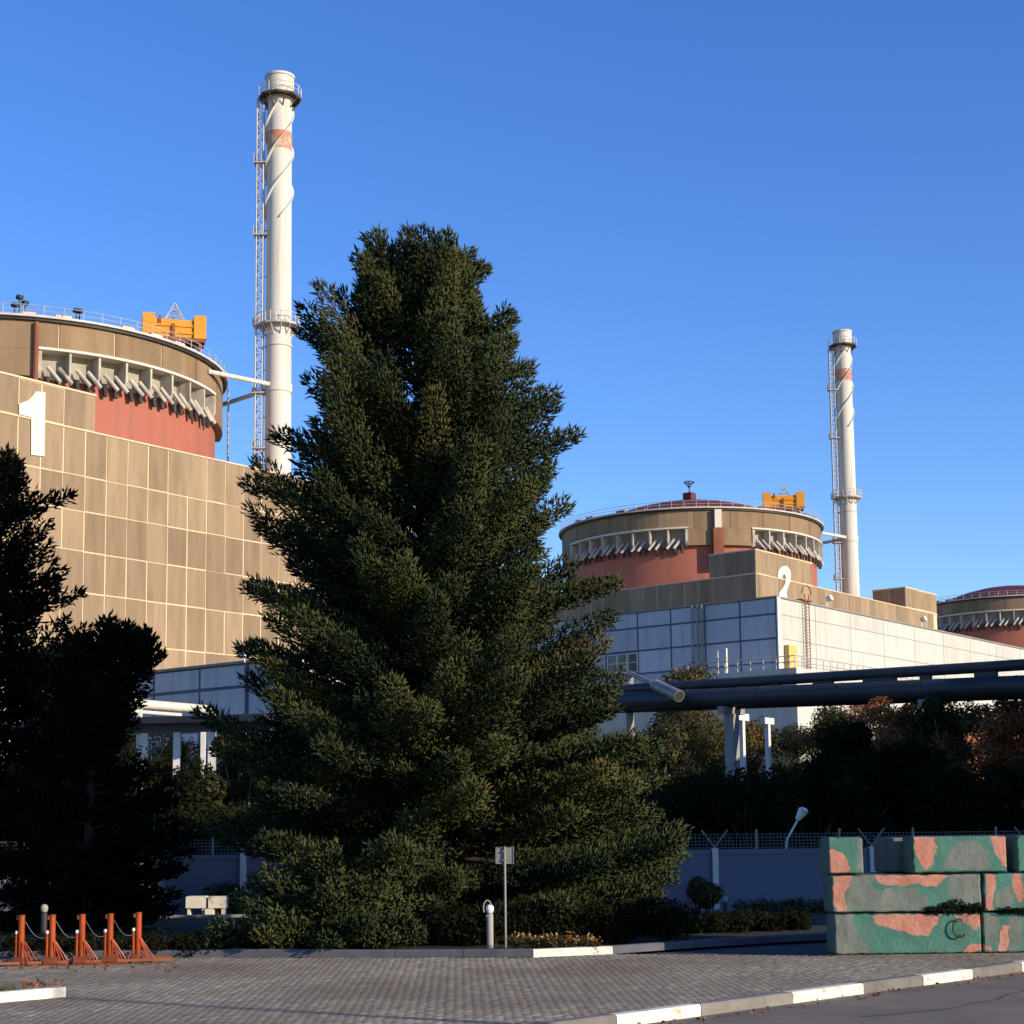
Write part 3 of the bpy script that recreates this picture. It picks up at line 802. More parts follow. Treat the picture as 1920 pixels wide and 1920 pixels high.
for s_ in range(7):
    t0, t1 = math.pi * s_ / 7, math.pi * (s_ + 1) / 7
    for xx in (X1 + 0.5,):
        b.tube((xx, Y0 + 8.85 - 1.5 * math.cos(t0), 39.6 + 1.4 * math.sin(t0)), (xx, Y0 + 8.85 - 1.5 * math.cos(t1), 39.6 + 1.4 * math.sin(t1)), 0.1, n=5)
b.box(X1 - 1.2, X1 + 0.6, Y0 + 7.3, Y0 + 10.4, 38.5, 38.75)
b.build('roof_ladder', M['rust'], wh)
b = MB()
for y in (17, 52, 100):
    b.tube((X1 - 0.2, Y0 + y, 38.4), (X1 - 0.2, Y0 + y, 39.6), 0.09, n=4); b.obox((X1 + 0.2, Y0 + y, 39.8), (0.4, 0, 0.15), (0, 0.45, 0), (-0.15, 0, 0.35))
b.build('floodlight', M['lamp_white'], wh)
# annex with railing
b = MB(); b.box(-20, X1 + 7, Y0 - 7, Y0 - 0.5, -0.5, 26.4); b.box(X1 + 0.5, X1 + 7, Y0 - 0.5, Y0 + 60, -0.5, 26.4); b.build('annex_wall', M['white_panel'], wh)
b = MB()
yy = Y0 - 7
while yy < Y0 + 55:
    b.tube((X1 + 6.8, yy, 26.4), (X1 + 6.8, yy, 28.2), 0.08, n=4); yy += 2.2
xx = X1 - 14
while xx < X1 + 6.8:
    b.tube((xx, Y0 - 6.8, 26.4), (xx, Y0 - 6.8, 28.2), 0.08, n=4); xx += 2.2
for zz in (27.3, 28.2):
    b.tube((X1 + 6.8, Y0 - 6.8, zz), (X1 + 6.8, Y0 + 55, zz), 0.07, n=4); b.tube((X1 - 14, Y0 - 6.8, zz), (X1 + 6.8, Y0 - 6.8, zz), 0.07, n=4)
b.build('railing', M['rail'], wh)
b = MB()
for zz in (27.0, 28.6, 30.0): b.box(X1 - 6.8, X1 - 5.0, Y0 - 6.7, Y0 - 6.4, zz, zz + 0.22)
for xx in (X1 - 6.8, X1 - 5.2): b.box(xx, xx + 0.2, Y0 - 6.75, Y0 - 6.35, 26.4, 30.2)
b.build('roof_hatch_frame', M['white_trim'], wh)

# lower white hall behind the big spruce
Lc = P(560, 1240, 140)
lh = tag(empty('white_hall', (Lc.x, Lc.y, 0), ROTZ), 'lower white hall, its shaded end wall showing left of the big spruce', 'building')
LH = 17.1
b = MB(); b.box(-40, 0, 0, 26, -0.5, LH); b.build('wall', M['seam'], lh)
b = MB(); b.box(-40.2, 0.25, -0.25, 26.2, LH, LH + 0.22); b.build('roof', M['roof'], lh)
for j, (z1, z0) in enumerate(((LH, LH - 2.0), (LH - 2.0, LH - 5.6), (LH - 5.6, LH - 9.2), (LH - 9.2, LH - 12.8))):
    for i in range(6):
        place('wall_panel', panel(6.2, z1 - z0, 'shade_blue_panel', 0.3), lh, (-6.2 * (i + 1), 0, z0), (0, 0, -math.pi / 2))
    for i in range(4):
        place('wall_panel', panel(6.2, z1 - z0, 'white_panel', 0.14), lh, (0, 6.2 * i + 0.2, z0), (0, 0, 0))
b = MB(); b.tube((-6.1, -0.5, LH), (-6.1, -0.5, LH + 0.5), 0.06, n=5); b.obox((-6.1, -0.6, LH + 0.7), (0.42, 0, 0), (0, 0.3, 0.1), (0, -0.1, 0.28)); b.build('floodlight', M['lamp_white'], lh)
b = MB(); b.tube((-6.2, -0.25, 3), (-6.2, -0.25, LH), 0.1, n=6); b.build('downpipe', M['seam'], lh)

# red brick and white low buildings glimpsed under the pipes
b_ = tag(empty('brick_store', (46, 150, 0), ROTZ), 'red brick store glimpsed under the pipe bridge', 'building')
b = MB(); b.box(-8, 0, -14, 2, -0.5, 10.6); b.build('wall', surf('red_brick_wall', (0.34, 0.11, 0.06), 0.2, (2, 2, 6), 0.9), b_)
b = MB(); b.box(-8.2, 0.3, -14.2, 2.2, 10.6, 10.9); b.build('roof', M['roof'], b_)
b_ = tag(empty('white_store', (54, 150, 0), ROTZ), 'low white store glimpsed under the right end of the pipe bridge', 'building')
b = MB(); b.box(-6, 0, 0, 30, -0.5, 11.8); b.build('wall', M['white_panel'], b_)
b = MB(); b.box(-6.2, 0.3, -0.2, 30.2, 11.8, 12.1); b.build('roof', M['roof'], b_)

# ------------------------------------------------------------------ pipe bridge
T0 = P(1920, 1290, 70.8); T0 = Vector((T0.x, T0.y, 0))
PD = -N                                               # runs away to the left
PFR = Vector((-PD.y, PD.x, 0))                        # normal of the pipe line
if PFR.y > 0: PFR = -PFR
pb = tag(empty('pipe_bridge', T0), 'dark clad pipe bridge on concrete columns crossing in front of the white hall', 'pipe bridge')
def rel(t, h, off=0.0): return PD * t + PFR * off + Vector((0, 0, h))
def hz(t): return 7.95 + 0.028 * max(t, -12)
b = MB(); b.path([rel(t, hz(t)) for t in (-14, 0, 16, 32)], 0.45, 16); b.build('main_pipe', M['pipe'], pb, smooth=True)
b = MB(); b.path([rel(t, hz(t) - 0.08, -0.9) for t in (-14, 0, 16, 32, 46, 62, 80)], 0.27, 12); b.build('second_pipe', M['pipe'], pb, smooth=True)
b = MB(); b.path([rel(t, hz(t) + 0.92 - 0.015 * t, -0.3) for t in (-14, 0, 16, 26)], 0.25, 10); b.build('upper_pipe', M['pipe'], pb, smooth=True)
t = -13.0
while t < 26:
    if rnd.random() < 0.85:
        sp = MB(); sp.obox(rel(t, hz(t) + 0.55, -0.3), PD * rnd.choice((0.25, 0.5, 0.8)), PFR * 0.12, (0, 0, 0.16)); sp.build('pipe_shoe', M['pipe'], pb)
    t += rnd.uniform(1.6, 3.0)
b = MB(); b.path([rel(t, hz(t) - 0.44, -0.7) for t in (-14, 32, 80)], 0.12, 4); b.build('bearer', M['pipe'], pb)
t = -12.0
while t < 32:
    bd = MB(); bd.tube(rel(t - 0.04, hz(t)), rel(t + 0.04, hz(t)), 0.465, n=16); t += 4.1
    bd.build('pipe_band', M['pipe'], pb, smooth=True)
for t in (-5.5, 4.4, 14.6, 24.8, 35, 45, 55, 65):
    c = MB(); c.obox(rel(t, hz(t) / 2 - 0.55, -0.4), N * 0.26, U * 0.26, (0, 0, hz(t) / 2 - 0.25))
    col_ = c.build('column', M['column'], pb)
    c = MB(); c.obox(rel(t, hz(t) - 0.63, -0.4), N * 0.16, U * 1.0, (0, 0, 0.16)); c.build('crosshead', M['column'], col_)
# slim T posts standing behind
for i, (px, d, h) in enumerate(((1440, 92, 8.2), (1622, 96, 8.6), (1392, 86, 8.0))):
    g = P(px, 1400, d)
    r_ = tag(empty('pipe_support', (g.x, g.y, 0), ROTZ), ('slim white T-headed support post under the pipe bridge, second from the left', 'slim white T-headed support post among red bushes at right', 'slim white T-headed support post beside the shaded bridge column')[i], 'support post', 'T-headed support posts')
    b = MB(); b.box(-0.12, 0.12, -0.12, 0.12, -0.1, h - 0.35); b.build('post', M['fence_post'], r_)
    b = MB(); b.box(-0.15, 0.15, -0.5, 0.5, h - 0.35, h); b.build('crosshead', M['fence_post'], r_)
# sloping zinc branch pipe
q0, q1 = P(1180, 1262, 84.5), P(1274, 1305, 80.5)
br = tag(empty('branch_pipe', (0, 0, 0)), 'zinc clad branch pipe sloping down onto the dark pipe bridge', 'pipe')
b = MB(); b.tube(q0, q1, 0.13, n=12); b.tube(q1 - (q1 - q0) * 0.44, q1, 0.29, n=16); b.tube(q1 - (q1 - q0) * 0.46, q1 - (q1 - q0) * 0.42, 0.31, n=16); b.build('pipe', M['pipe_light'], br, smooth=True)
b = MB(); b.tube(q1, q1 + (q1 - q0).normalized() * 0.02, 0.25, n=16); b.build('dark_mouth_disc', M['dark'], br)  # black disc painted in for the unlit inside of the pipe
b = MB(); b.tube(q0 + Vector((0, 0, 0)), (q0.x, q0.y, 0), 0.2, n=8); b.build('stand', M['column'], br)
# white pipe along the left end
w0, w1 = P(255, 1319, 87), P(388, 1330, 91.5)
wp = tag(empty('white_pipe', (0, 0, 0)), 'white insulated pipe with a downturned elbow left of the big spruce', 'pipe')
wd = (w1 - w0).normalized()
b = MB(); b.path([w0 - wd * 6, w0, w1, w1 + wd * 0.25 + Vector((0, 0, -0.12)), w1 + wd * 0.4 + Vector((0, 0, -0.5)), w1 + wd * 0.4 + Vector((0, 0, -8.0))], 0.24, 14); b.build('pipe', M['pipe_white'], wp, smooth=True)
b = MB(); b.path([w0 - wd * 6 + Vector((0, 0, -0.42)), w0 + (w1 - w0) * 0.62 + Vector((0, 0, -0.42))], 0.1, 8); b.build('small_pipe', M['pipe_white'], wp, smooth=True)
b = MB()
for k in (0.05, 0.95):
    p = w0 + (w1 - w0) * k; b.box(p.x - 0.12, p.x + 0.12, p.y - 0.12, p.y + 0.12, 0, p.z - 0.2)
b.build('stand', M['fence_post'], wp)
# walkway slab under it
s0, s1 = P(190, 1355, 88), P(470, 1348, 84)
wk = tag(empty('pipe_walkway', (0, 0, 0)), 'shaded walkway slab carrying pipes between the left spruces and the big spruce', 'walkway')
sdv = (s1 - s0).normalized(); sn = Vector((-sdv.y, sdv.x, 0))
b = MB(); b.obox((s0 + s1) / 2, sdv * (s1 - s0).length * 0.62, sn * 0.9, (0, 0, 0.17)); b.build('deck', M['pipe'], wk)
b = MB(); b.obox((s0 + s1) / 2 + Vector((0, 0, -0.4)), sdv * (s1 - s0).length * 0.62, sn * 0.12, (0, 0, 0.2)); b.build('girder', M['pipe'], wk)
for k in (-0.05, 0.3, 0.52, 0.75, 0.98):
    p = s0 + (s1 - s0) * k
    b = MB(); b.box(p.x - 0.16, p.x + 0.16, p.y - 0.16, p.y + 0.16, 0, p.z - 0.6); b.build('leg', M['fence_post'], wk)

# ------------------------------------------------------------------ perimeter fence
FY = 41.0
fe = tag(empty('perimeter_fence', (0, FY, 0)), 'shaded white concrete panel fence topped with wire mesh and forked posts', 'fence')
FH, SPN = 1.52, 3.8
x0 = P(1340, 1600, FY).x
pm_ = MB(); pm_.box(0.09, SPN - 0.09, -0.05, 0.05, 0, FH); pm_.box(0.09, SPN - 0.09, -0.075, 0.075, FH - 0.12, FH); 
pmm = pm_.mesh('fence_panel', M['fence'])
po = MB(); po.box(-0.07, 0.07, -0.16, 0.07, 0, FH + 0.03)
pom = po.mesh('fence_post', M['fence_post'])
fk = MB(); fk.tube((0, 0, 0), (-0.0, -0.0, 0.03), 0.03, n=5); fk.tube((0, 0, 0.02), (0.32, -0.05, 0.44), 0.022, n=5); fk.tube((0, 0, 0.02), (-0.30, 0.05, 0.44), 0.018, n=5)
fkm = fk.mesh('post_fork', M['pole'])
for i in range(-9, 7):
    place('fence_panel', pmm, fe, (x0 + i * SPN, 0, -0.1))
    p = place('fence_post', pom, fe, (x0 + i * SPN, 0, -0.1))
    place('post_fork', fkm, p, (0, 0, FH + 0.03))
    m = MB(); m.tube((x0 + (i + 0.27) * SPN, 0.02, FH - 0.1), (x0 + (i + 0.27) * SPN, 0.02, FH + 0.38), 0.03, n=5); m.tube((x0 + (i + 0.8) * SPN, 0.02, FH - 0.1), (x0 + (i + 0.8) * SPN, 0.02, FH + 0.38), 0.03, n=5); m.build('mesh_post', M['pole'], fe)
ws = MB()
xa, xb = x0 - 9 * SPN, x0 + 7 * SPN
for zz in (0.02, 0.10, 0.18, 0.26, 0.34): ws.tube((xa, 0.02, FH - 0.1 + zz + 0.02), (xb, 0.02, FH - 0.1 + zz + 0.02), 0.006, n=4, caps=False)
x = xa
while x < xb:
    ws.tube((x, 0.02, FH - 0.1), (x, 0.02, FH + 0.27), 0.005, n=3, caps=False); x += 0.09
o = ws.build('wire_mesh', M['wire'], fe); o['kind'] = 'stuff'
# cobra head lamp above the fence
l0 = P(1475, 1584, FY + 0.15); l1 = P(1497, 1535, FY + 0.1)
lamp = tag(empty('fence_lamp', (l0.x, l0.y, 0)), 'small white lamp on a bent arm rising above the fence', 'lamp')
b = MB(); b.path([(0, 0.05, 0), (0, 0.05, l0.z), (0.03, 0.03, l0.z + 0.15), (l1.x - l0.x, l1.y - l0.y, l1.z)], 0.025, 8); b.build('arm', M['lamp_white'], lamp, smooth=True)
hd_ = P(1505, 1522, FY + 0.05) - Vector((l0.x, l0.y, 0))
b = MB(); b.tube((l1.x - l0.x - 0.02, l1.y - l0.y, l1.z - 0.02), hd_ + Vector((0.02, 0, 0.03)), 0.06, 0.13, n=10); b.tube(hd_ + Vector((0.02, 0, 0.03)), hd_ + Vector((0.05, 0, 0.09)), 0.13, 0.07, n=10); b.build('lamp_head', M['lamp_white'], lamp, smooth=True)
# far kerb
fk_ = tag(empty('far_kerb'), kind='structure')
kerb_run(fk_, [(-24, 38.3), (4.0, 38.3), (16, 38.3)], set(), 0.13, 0.15, -0.03, 1.4, M['column'])

# ------------------------------------------------------------------ camouflage painted concrete blocks
BO3 = Vector((BO.x, BO.y, 0.0))
WALLH = [0.585, 0.55, 0.54]
def px_on_wall(px, py):
    """photo pixel to (along, height) on the block wall's front plane"""
    r = ray(px, py)
    k = (BO3 - EYE).dot(BN) / r.dot(BN)
    p = EYE + r * k
    return (p - BO3).dot(BD), p.z
def poly_px(pts): return [px_on_wall(1520 + x / 4.8, 1540 + y / 4.8) for x, y in pts]
PINK = [poly_px(q) for q in (
    [(170, 262), (225, 262), (300, 300), (345, 380), (375, 455), (180, 470)],
    [(930, 110), (1095, 110), (1125, 180), (1130, 260), (1105, 340), (1085, 425), (1010, 420), (960, 330), (925, 200)],
    [(1605, 110), (1790, 110), (1800, 425), (1720, 390), (1660, 280)],
    [(205, 470), (395, 470), (360, 560), (300, 640), (310, 720), (345, 805), (230, 815), (190, 640)],
    [(570, 470), (1240, 470), (1180, 560), (1080, 590), (960, 565), (830, 575), (700, 585), (610, 550)],
    [(1565, 462), (1660, 455), (1650, 640), (1640, 800), (1555, 805), (1590, 640)],
    [(1830, 455), (1890, 470), (1915, 600), (1905, 730), (1860, 740), (1830, 600), (1810, 540)],
    [(545, 835), (1180, 835), (1110, 960), (1040, 1030), (900, 1015), (740, 965), (570, 920)],
    [(1260, 835), (1500, 835), (1540, 880), (1500, 985), (1400, 915)],
    [(1340, 1180), (1420, 1110), (1520, 1090), (1620, 1130), (1640, 1170)],
    [(1670, 1170), (1730, 920), (1785, 930), (1780, 1170)])]
GREY = [poly_px(q) for q in (
    [(430, 120), (490, 120), (500, 440), (400, 440)], [(1300, 200), (1500, 170), (1600, 260), (1620, 430), (1180, 430)],
    [(330, 480), (560, 480), (560, 800), (330, 810), (310, 640)], [(560, 620), (950, 600), (1050, 700), (1050, 810), (560, 810)], [(1240, 480), (1560, 470), (1550, 800), (1260, 700)],
    [(200, 840), (380, 840), (420, 1000), (560, 1180), (200, 1210)], [(1530, 850), (1700, 840), (1690, 1000), (1620, 1120), (1540, 1000)], [(1790, 840), (1900, 840), (1900, 1150), (1790, 1160)], [(1660, 640), (1820, 560), (1830, 760), (1660, 780)])]
from mathutils import noise as mnoise
def paint_at(a, z, back):
    j = 0.035
    a2 = a + j * mnoise.noise(Vector((a * 9, z * 9, 1))) + 0.02 * mnoise.noise(Vector((a * 25, z * 25, 5)))
    z2 = z + j * mnoise.noise(Vector((a * 9, z * 9, 7))) + 0.02 * mnoise.noise(Vector((a * 25, z * 25, 9)))
    if back: return 0.0, 1.0
    pk_ = gr_ = 0.0
    for da, dz_, w_ in ((0, 0, 0.28), (0.016, 0, 0.18), (-0.016, 0, 0.18), (0, 0.016, 0.18), (0, -0.016, 0.18)):
        if any(inside(p, a2 + da, z2 + dz_) for p in PINK): pk_ += w_
        if any(inside(p, a2 + da * 3, z2 + dz_ * 3) for p in GREY): gr_ += w_
    return pk_, gr_
def concrete_block(a0, a1, n0, n1, z0, z1, label, yaw=0.0):
    """block with grid-subdivided, slightly uneven faces"""
    st = 0.02
    V, Fc, T, T2 = [], [], [], []
    idx = {}
    L, Wd, H = a1 - a0, n1 - n0, z1 - z0
    nx, ny, nz = max(2, int(L / st)), max(2, int(Wd / 0.08)), max(2, int(H / st))
    ed = 0.02
    def vert(i, j, k):
        key = (i, j, k)
        if key in idx: return idx[key]
        x, y, z = L * i / nx, Wd * j / ny, H * k / nz
        q = Vector((x * 6 + a0 * 13, y * 6 + n0, z * 6 + z0 * 17))
        d = 0.009 * mnoise.noise(q * 0.6) + 0.004 * mnoise.noise(q * 3.1) + 0.004 * mnoise.noise(q * 9.3)
        fx = (1 if i == nx else -1 if i == 0 else 0); fy = (1 if j == ny else -1 if j == 0 else 0); fz = (1 if k == nz else -1 if k == 0 else 0)
        e = abs(fx) + abs(fy) + abs(fz)
        if e >= 2:
            ch = 0.012 + 0.055 * max(0, mnoise.noise(q * 1.3) - 0.02)
            x -= fx * ch; y -= fy * ch; z -= fz * ch
        x += fx * d * 0.6; y += fy * d; z += fz * d * 0.5
        a_ = a0 + x
        if j == 0 or n0 > 0.3: q1_, q2_ = paint_at(a_, z0 + z, n0 > 0.3)
        else: q1_, q2_ = 0.0, 0.5 + 0.5 * mnoise.noise(q)
        T.append(q1_); T2.append(q2_)
        p = BO3 + BD * a_ + BN * (n0 + y) + Vector((0, 0, z0 + z))
        V.append((p.x, p.y, p.z))
        idx[key] = len(V) - 1
        return idx[key]
    def quad(f): Fc.append([vert(*c) for c in f])
    for i in range(nx):
        for k in range(nz):
            quad([(i, 0, k), (i + 1, 0, k), (i + 1, 0, k + 1), (i, 0, k + 1)]); quad([(i, ny, k), (i, ny, k + 1), (i + 1, ny, k + 1), (i + 1, ny, k)])
        for j in range(ny):
            quad([(i, j, nz), (i + 1, j, nz), (i + 1, j + 1, nz), (i, j + 1, nz)]); quad([(i, j, 0), (i, j + 1, 0), (i + 1, j + 1, 0), (i + 1, j, 0)])
    for j in range(ny):
        for k in range(nz):
            quad([(0, j, k), (0, j, k + 1), (0, j + 1, k + 1), (0, j + 1, k)]); quad([(nx, j, k), (nx, j + 1, k), (nx, j + 1, k + 1), (nx, j, k + 1)])
    me = np_mesh('concrete_block', np.array(V), np.array(Fc), M['camo'], {'tone': np.array(T), 'grey': np.array(T2)})
    o = place('concrete_block', me)
    return tag(o, label, 'concrete block', 'camouflage painted concrete blocks')
W1 = lambda x: px_on_wall(1520 + x / 4.8, 1720)[0]
h1, h2, h3 = 0.585, 0.585 + 0.012 + 0.545, 0.585 + 0.545 + 0.535 + 0.024
concrete_block(W1(207), W1(1535), 0, 0.6, 0.0, h1, 'bottom camouflage block with a long tapered pink patch')
concrete_block(W1(1542), W1(2900), 0, 0.6, 0.0, h1, 'bottom camouflage block at the right edge, grey with a narrow pink stripe')
concrete_block(W1(195), W1(1552), 0.01, 0.62, h1 + 0.012, h2, 'middle row camouflage block with a long pink patch along its top edge')
concrete_block(W1(1560), W1(2900), -0.01, 0.6, h1 + 0.012, h2, 'middle row camouflage block at the right edge with two upright pink stripes')
concrete_block(W1(175), W1(500), 0.0, 0.62, h2 + 0.012, h3, 'short camouflage block on top of the left end of the stack')
concrete_block(W1(935), W1(1795), 0.0, 0.6, h2 + 0.012, h3, 'top camouflage block with green middle between two pink ends')
concrete_block(W1(860), W1(1640), 0.68, 1.9, h2 + 0.012, h3 - 0.01, 'bare grey block set back behind the top row')
concrete_block(W1(1885), W1(2700), 0.02, 0.62, h2 + 0.012, h3, 'top block cut by the right edge, past a dark gap')
concrete_block(W1(780), W1(2400), 0.68, 1.25, 0.0, h1, 'bare grey block at the foot of the back row')
concrete_block(W1(780), W1(2400), 0.68, 1.9, h1 + 0.012, h2, 'bare grey block in the middle of the back row')
# steel lifting loop scratched ring on bottom block
la, lz = px_on_wall(1520 + 1330 / 4.8, 1540 + 960 / 4.8)
lp = BO3 + BD * la + BN * -0.03 + Vector((0, 0, lz))
b = MB()
prev = None
for k in range(13):
    t = R_(60 + 260 * k / 12)
    q = BD * (0.10 * math.cos(t)) + Vector((0, 0, 0.13 * math.sin(t))) + BN * (-0.03 * math.sin(t * 0.5))
    if prev is not None: b.tube(prev, q, 0.012, n=5)
    prev = q
o = b.build('lifting_loop', M['dark'], None, lp); tag(o, 'bent black lifting loop on the face of the bottom block', 'steel loop')

# ------------------------------------------------------------------ plants
def spindles(pos, dirs, ln, wd, tone, rg):
    """three sided shoots: 5 vertices, 6 triangles each"""
    n = len(pos)
    d = dirs / np.linalg.norm(dirs, axis=1, keepdims=True)
    a = np.where(np.abs(d[:, 2:3]) < 0.9, np.array([[0, 0, 1.0]]), np.array([[1.0, 0, 0]]))
    e1 = np.cross(d, a); e1 /= np.linalg.norm(e1, axis=1, keepdims=True)
    e2 = np.cross(d, e1)
    V = np.empty((n, 5, 3))
    V[:, 0] = pos
    ph = rg.uniform(0, 2 * math.pi, n)
    for k in range(3):
        t = ph + 2 * math.pi * k / 3
        w = wd * rg.uniform(0.6, 1.3, n)
        V[:, 1 + k] = pos + d * (ln * rg.uniform(0.25, 0.6, n))[:, None] + e1 * (np.cos(t) * w)[:, None] + e2 * (np.sin(t) * w)[:, None]
    V[:, 4] = pos + d * ln[:, None]
    f = np.array([(0, 2, 1), (0, 3, 2), (0, 1, 3), (1, 2, 4), (2, 3, 4), (3, 1, 4)])
    Fc = (f[None] + 5 * np.arange(n)[:, None, None]).reshape(-1, 3)
    return V.reshape(-1, 3), Fc, np.repeat(tone, 5)

def spruce(name, base, H, prof, label, mat, seed, whorl=0.27, per=7, step=0.058, shoot=0.12, zmin=0.3, leaders=(), group=None, wd=0.02, extra=(), tuft=70, lead_r=0.42, lumpy=0.30):
    rg = np.random.default_rng(seed)
    root = tag(empty(name, base), label, 'tree', group)
    tk = MB(); tk.tube((0, 0, -0.1), (0, 0, H * 0.55), 0.02 * H + 0.02, 0.011 * H, 10); tk.tube((0, 0, H * 0.55), (0, 0, H * 0.96), 0.011 * H, 0.02, 8)
    pos, dr, tn = [], [], []
    lim = MB()
    def branch(z_tip, az, L, rise0, rise1, tone, org=(0.0, 0.0), z_base=None):
        rad = np.array([math.cos(az), math.sin(az), 0.0]); tan = np.array([-rad[1], rad[0], 0.0]); up = np.array([0, 0, 1.0])
        zb = z_tip - L * (rise0 + rise1) if z_base is None else z_base
        zb = max(zb, 0.12)
        def pt(s): return np.array([org[0], org[1], 0]) + rad * L * s + up * (zb + (z_tip - zb) * (rise0 * s + rise1 * s * s) / (rise0 + rise1 if abs(rise0 + rise1) > 1e-3 else 1e-3) if abs(rise0 + rise1) > 1e-3 else zb + L * (rise0 * s + rise1 * s * s))
        lim.tube(pt(0), pt(0.5), 0.012 + 0.012 * L, 0.008 + 0.006 * L, 4, False); lim.tube(pt(0.5), pt(0.96), 0.008 + 0.006 * L, 0.005, 4, False)
        s = 0.22 if L > 1 else 0.05
        while s < 1.0:
            p = pt(s)
            for sg in (-1, 1):
                lb = min(0.75, (0.10 + 0.38 * (1 - s) * L)) * rg.uniform(0.6, 1.25)
                sd_ = rad * rg.uniform(0.55, 0.95) + tan * sg * rg.uniform(0.55, 0.95) + up * rg.uniform(-0.15, 0.40)
                sd_ /= np.linalg.norm(sd_)
                k = max(2, int(lb / step))
                q = np.linspace(0.08, 1, k)[:, None]
                pp = p + sd_ * lb * q + up * (0.10 * lb * q * q)
                dd = 0.65 * sd_ + 0.35 * rad + up * 0.22 + rg.normal(0, 0.42, (k, 3))
                pos.append(pp); dr.append(dd); tn.append(np.clip(tone + rg.normal(0, 0.16, k), 0, 1))
            pos.append(p[None]); dr.append((0.5 * rad + up * 0.7 + rg.normal(0, 0.3, 3))[None]); tn.append(np.array([np.clip(tone + rg.normal(0, 0.2), 0, 1)]))
            s += rg.uniform(0.6, 1.4) * 0.085 / max(L, 0.3)
        # tufts of shoots thickening the outer part of the branch
        kt = int(tuft * (0.4 + L))
        ss = rg.uniform(0.35, 1.0, kt)
        rr = (0.08 + 0.24 * np.sqrt(np.clip(1.05 - ss, 0, 1)) ) * min(1.25, 0.55 + 0.25 * L)
        off = rg.normal(0, 1, (kt, 3)); off /= np.linalg.norm(off, axis=1, keepdims=True); off[:, 2] = off[:, 2] * 0.75 + 0.12
        pa = np.array([pt(q_) for q_ in ss])
        pos.append(pa + off * rr[:, None]); dr.append(0.6 * off + 0.5 * rad + 0.5 * up + rg.normal(0, 0.3, (kt, 3))); tn.append(np.clip(tone + 0.12 * off[:, 2] + rg.normal(0, 0.22, kt), 0, 1))
        # tip fan
        k = 7
        pos.append(np.repeat(pt(1.0)[None], k, 0)); dr.append(rad[None] * 0.8 + up * (0.35 + 0.4 * rise1) + rg.normal(0, 0.35, (k, 3))); tn.append(np.clip(tone + rg.normal(0.1, 0.15, k), 0, 1))
    z = zmin
    while z < H * 0.985:
        t = z / H
        n = per + 2 if t < 0.55 else per if t < 0.8 else max(4, per - 2)
        a0 = rg.uniform(0, 6.28)
        for k in range(n):
            az = a0 + 6.283 * k / n + rg.normal(0, 0.22)
            zt = z + rg.normal(0, 0.07) + 0.3 * mnoise.noise(Vector((math.cos(az) * 1.3, math.sin(az) * 1.3, z * 1.1 + seed * 5)))
            lump = 0.97 + lumpy * mnoise.noise(Vector((math.cos(az) * 1.7, math.sin(az) * 1.7, zt * 0.8 + seed))) + 0.16 * mnoise.noise(Vector((math.cos(az) * 4, math.sin(az) * 4, zt * 2.2 + seed)))
            L = prof(zt, az) * min(lump, 1.06) * rg.uniform(0.82, 1.05)
            if L < 0.12: continue
            if t > 0.6: r0, r1 = 0.35 + (t - 0.6) * 1.6, 0.35
            elif t > 0.3: r0, r1 = 0.05, 0.28
            else: r0, r1 = -0.22, 0.26
            branch(zt, az, L, r0, r1, np.clip(0.36 + 0.95 * mnoise.noise(Vector((az * 1.2, zt * 0.9, seed * 3.1))) + rg.normal(0, 0.08), 0, 1))
            if rg.random() < 0.55: branch(zt - 0.1, az + rg.normal(0, 0.25), L * rg.uniform(0.5, 0.75), r0, r1, 0.2)  # inner shoots in a darker tone, imitating shade inside the crown
        z += whorl * rg.uniform(0.85, 1.15) * (0.9 if t > 0.7 else 1.65 if t < 0.5 else 1.35)
    for (px_, L, zt, az, tone) in extra: branch(zt, az, L, 0.02, 0.16, tone)
    for lx, ly, lz0, lz1 in leaders:
        n = int((lz1 - lz0) / 0.03)
        tk.tube((lx * 0.3, ly * 0.3, lz0 - 0.6), (lx, ly, lz1 - 0.1), 0.04, 0.012, 6)
        for i in range(n):
            f = i / n
            zz = lz0 + (lz1 - lz0) * f
            rr = (0.05 + lead_r * (1 - f) ** 0.75)
            for k in range(5):
                az = rg.uniform(0, 6.283)
                m_ = max(2, int(rr / 0.05))
                q = np.linspace(0.1, 1, m_)[:, None]
                rad = np.array([math.cos(az), math.sin(az), 0.9])
                pos.append(np.array([[lx, ly, zz - 0.12]]) + rad[None] * rr * q * 0.9); dr.append(np.repeat((rad * 0.7 + np.array([0, 0, 0.6]))[None], m_, 0) + rg.normal(0, 0.3, (m_, 3))); tn.append(np.clip(0.45 + rg.normal(0, 0.2, m_), 0, 1))
        pos.append(np.repeat(np.array([[lx, ly, lz1 - 0.16]]), 5, 0)); dr.append(np.array([[0, 0, 1.0]]) + rg.normal(0, 0.25, (5, 3))); tn.append(np.full(5, 0.4))
        pos.append(np.array([[lx, ly, lz1 - 0.16 + 0.05 * q_] for q_ in range(4)])); dr.append(np.array([[0, 0, 1.0]]) + rg.normal(0, 0.22, (4, 3))); tn.append(np.full(4, 0.35))
    pos = np.concatenate(pos); dr = np.concatenate(dr); tn = np.concatenate(tn)
    keep = pos[:, 2] > 0.05
    pos, dr, tn = pos[keep], dr[keep], tn[keep]
    n = len(pos)
    V, Fc, T = spindles(pos, dr, shoot * rg.uniform(0.45, 1.45, n), wd * rg.uniform(0.8, 1.25, n), tn, rg)
    tk.build('trunk', M['bark'], root, smooth=True)
    lim.build('limbs', M['bark'], root)
    place('crown', np_mesh('crown', V, Fc, mat, T), root)
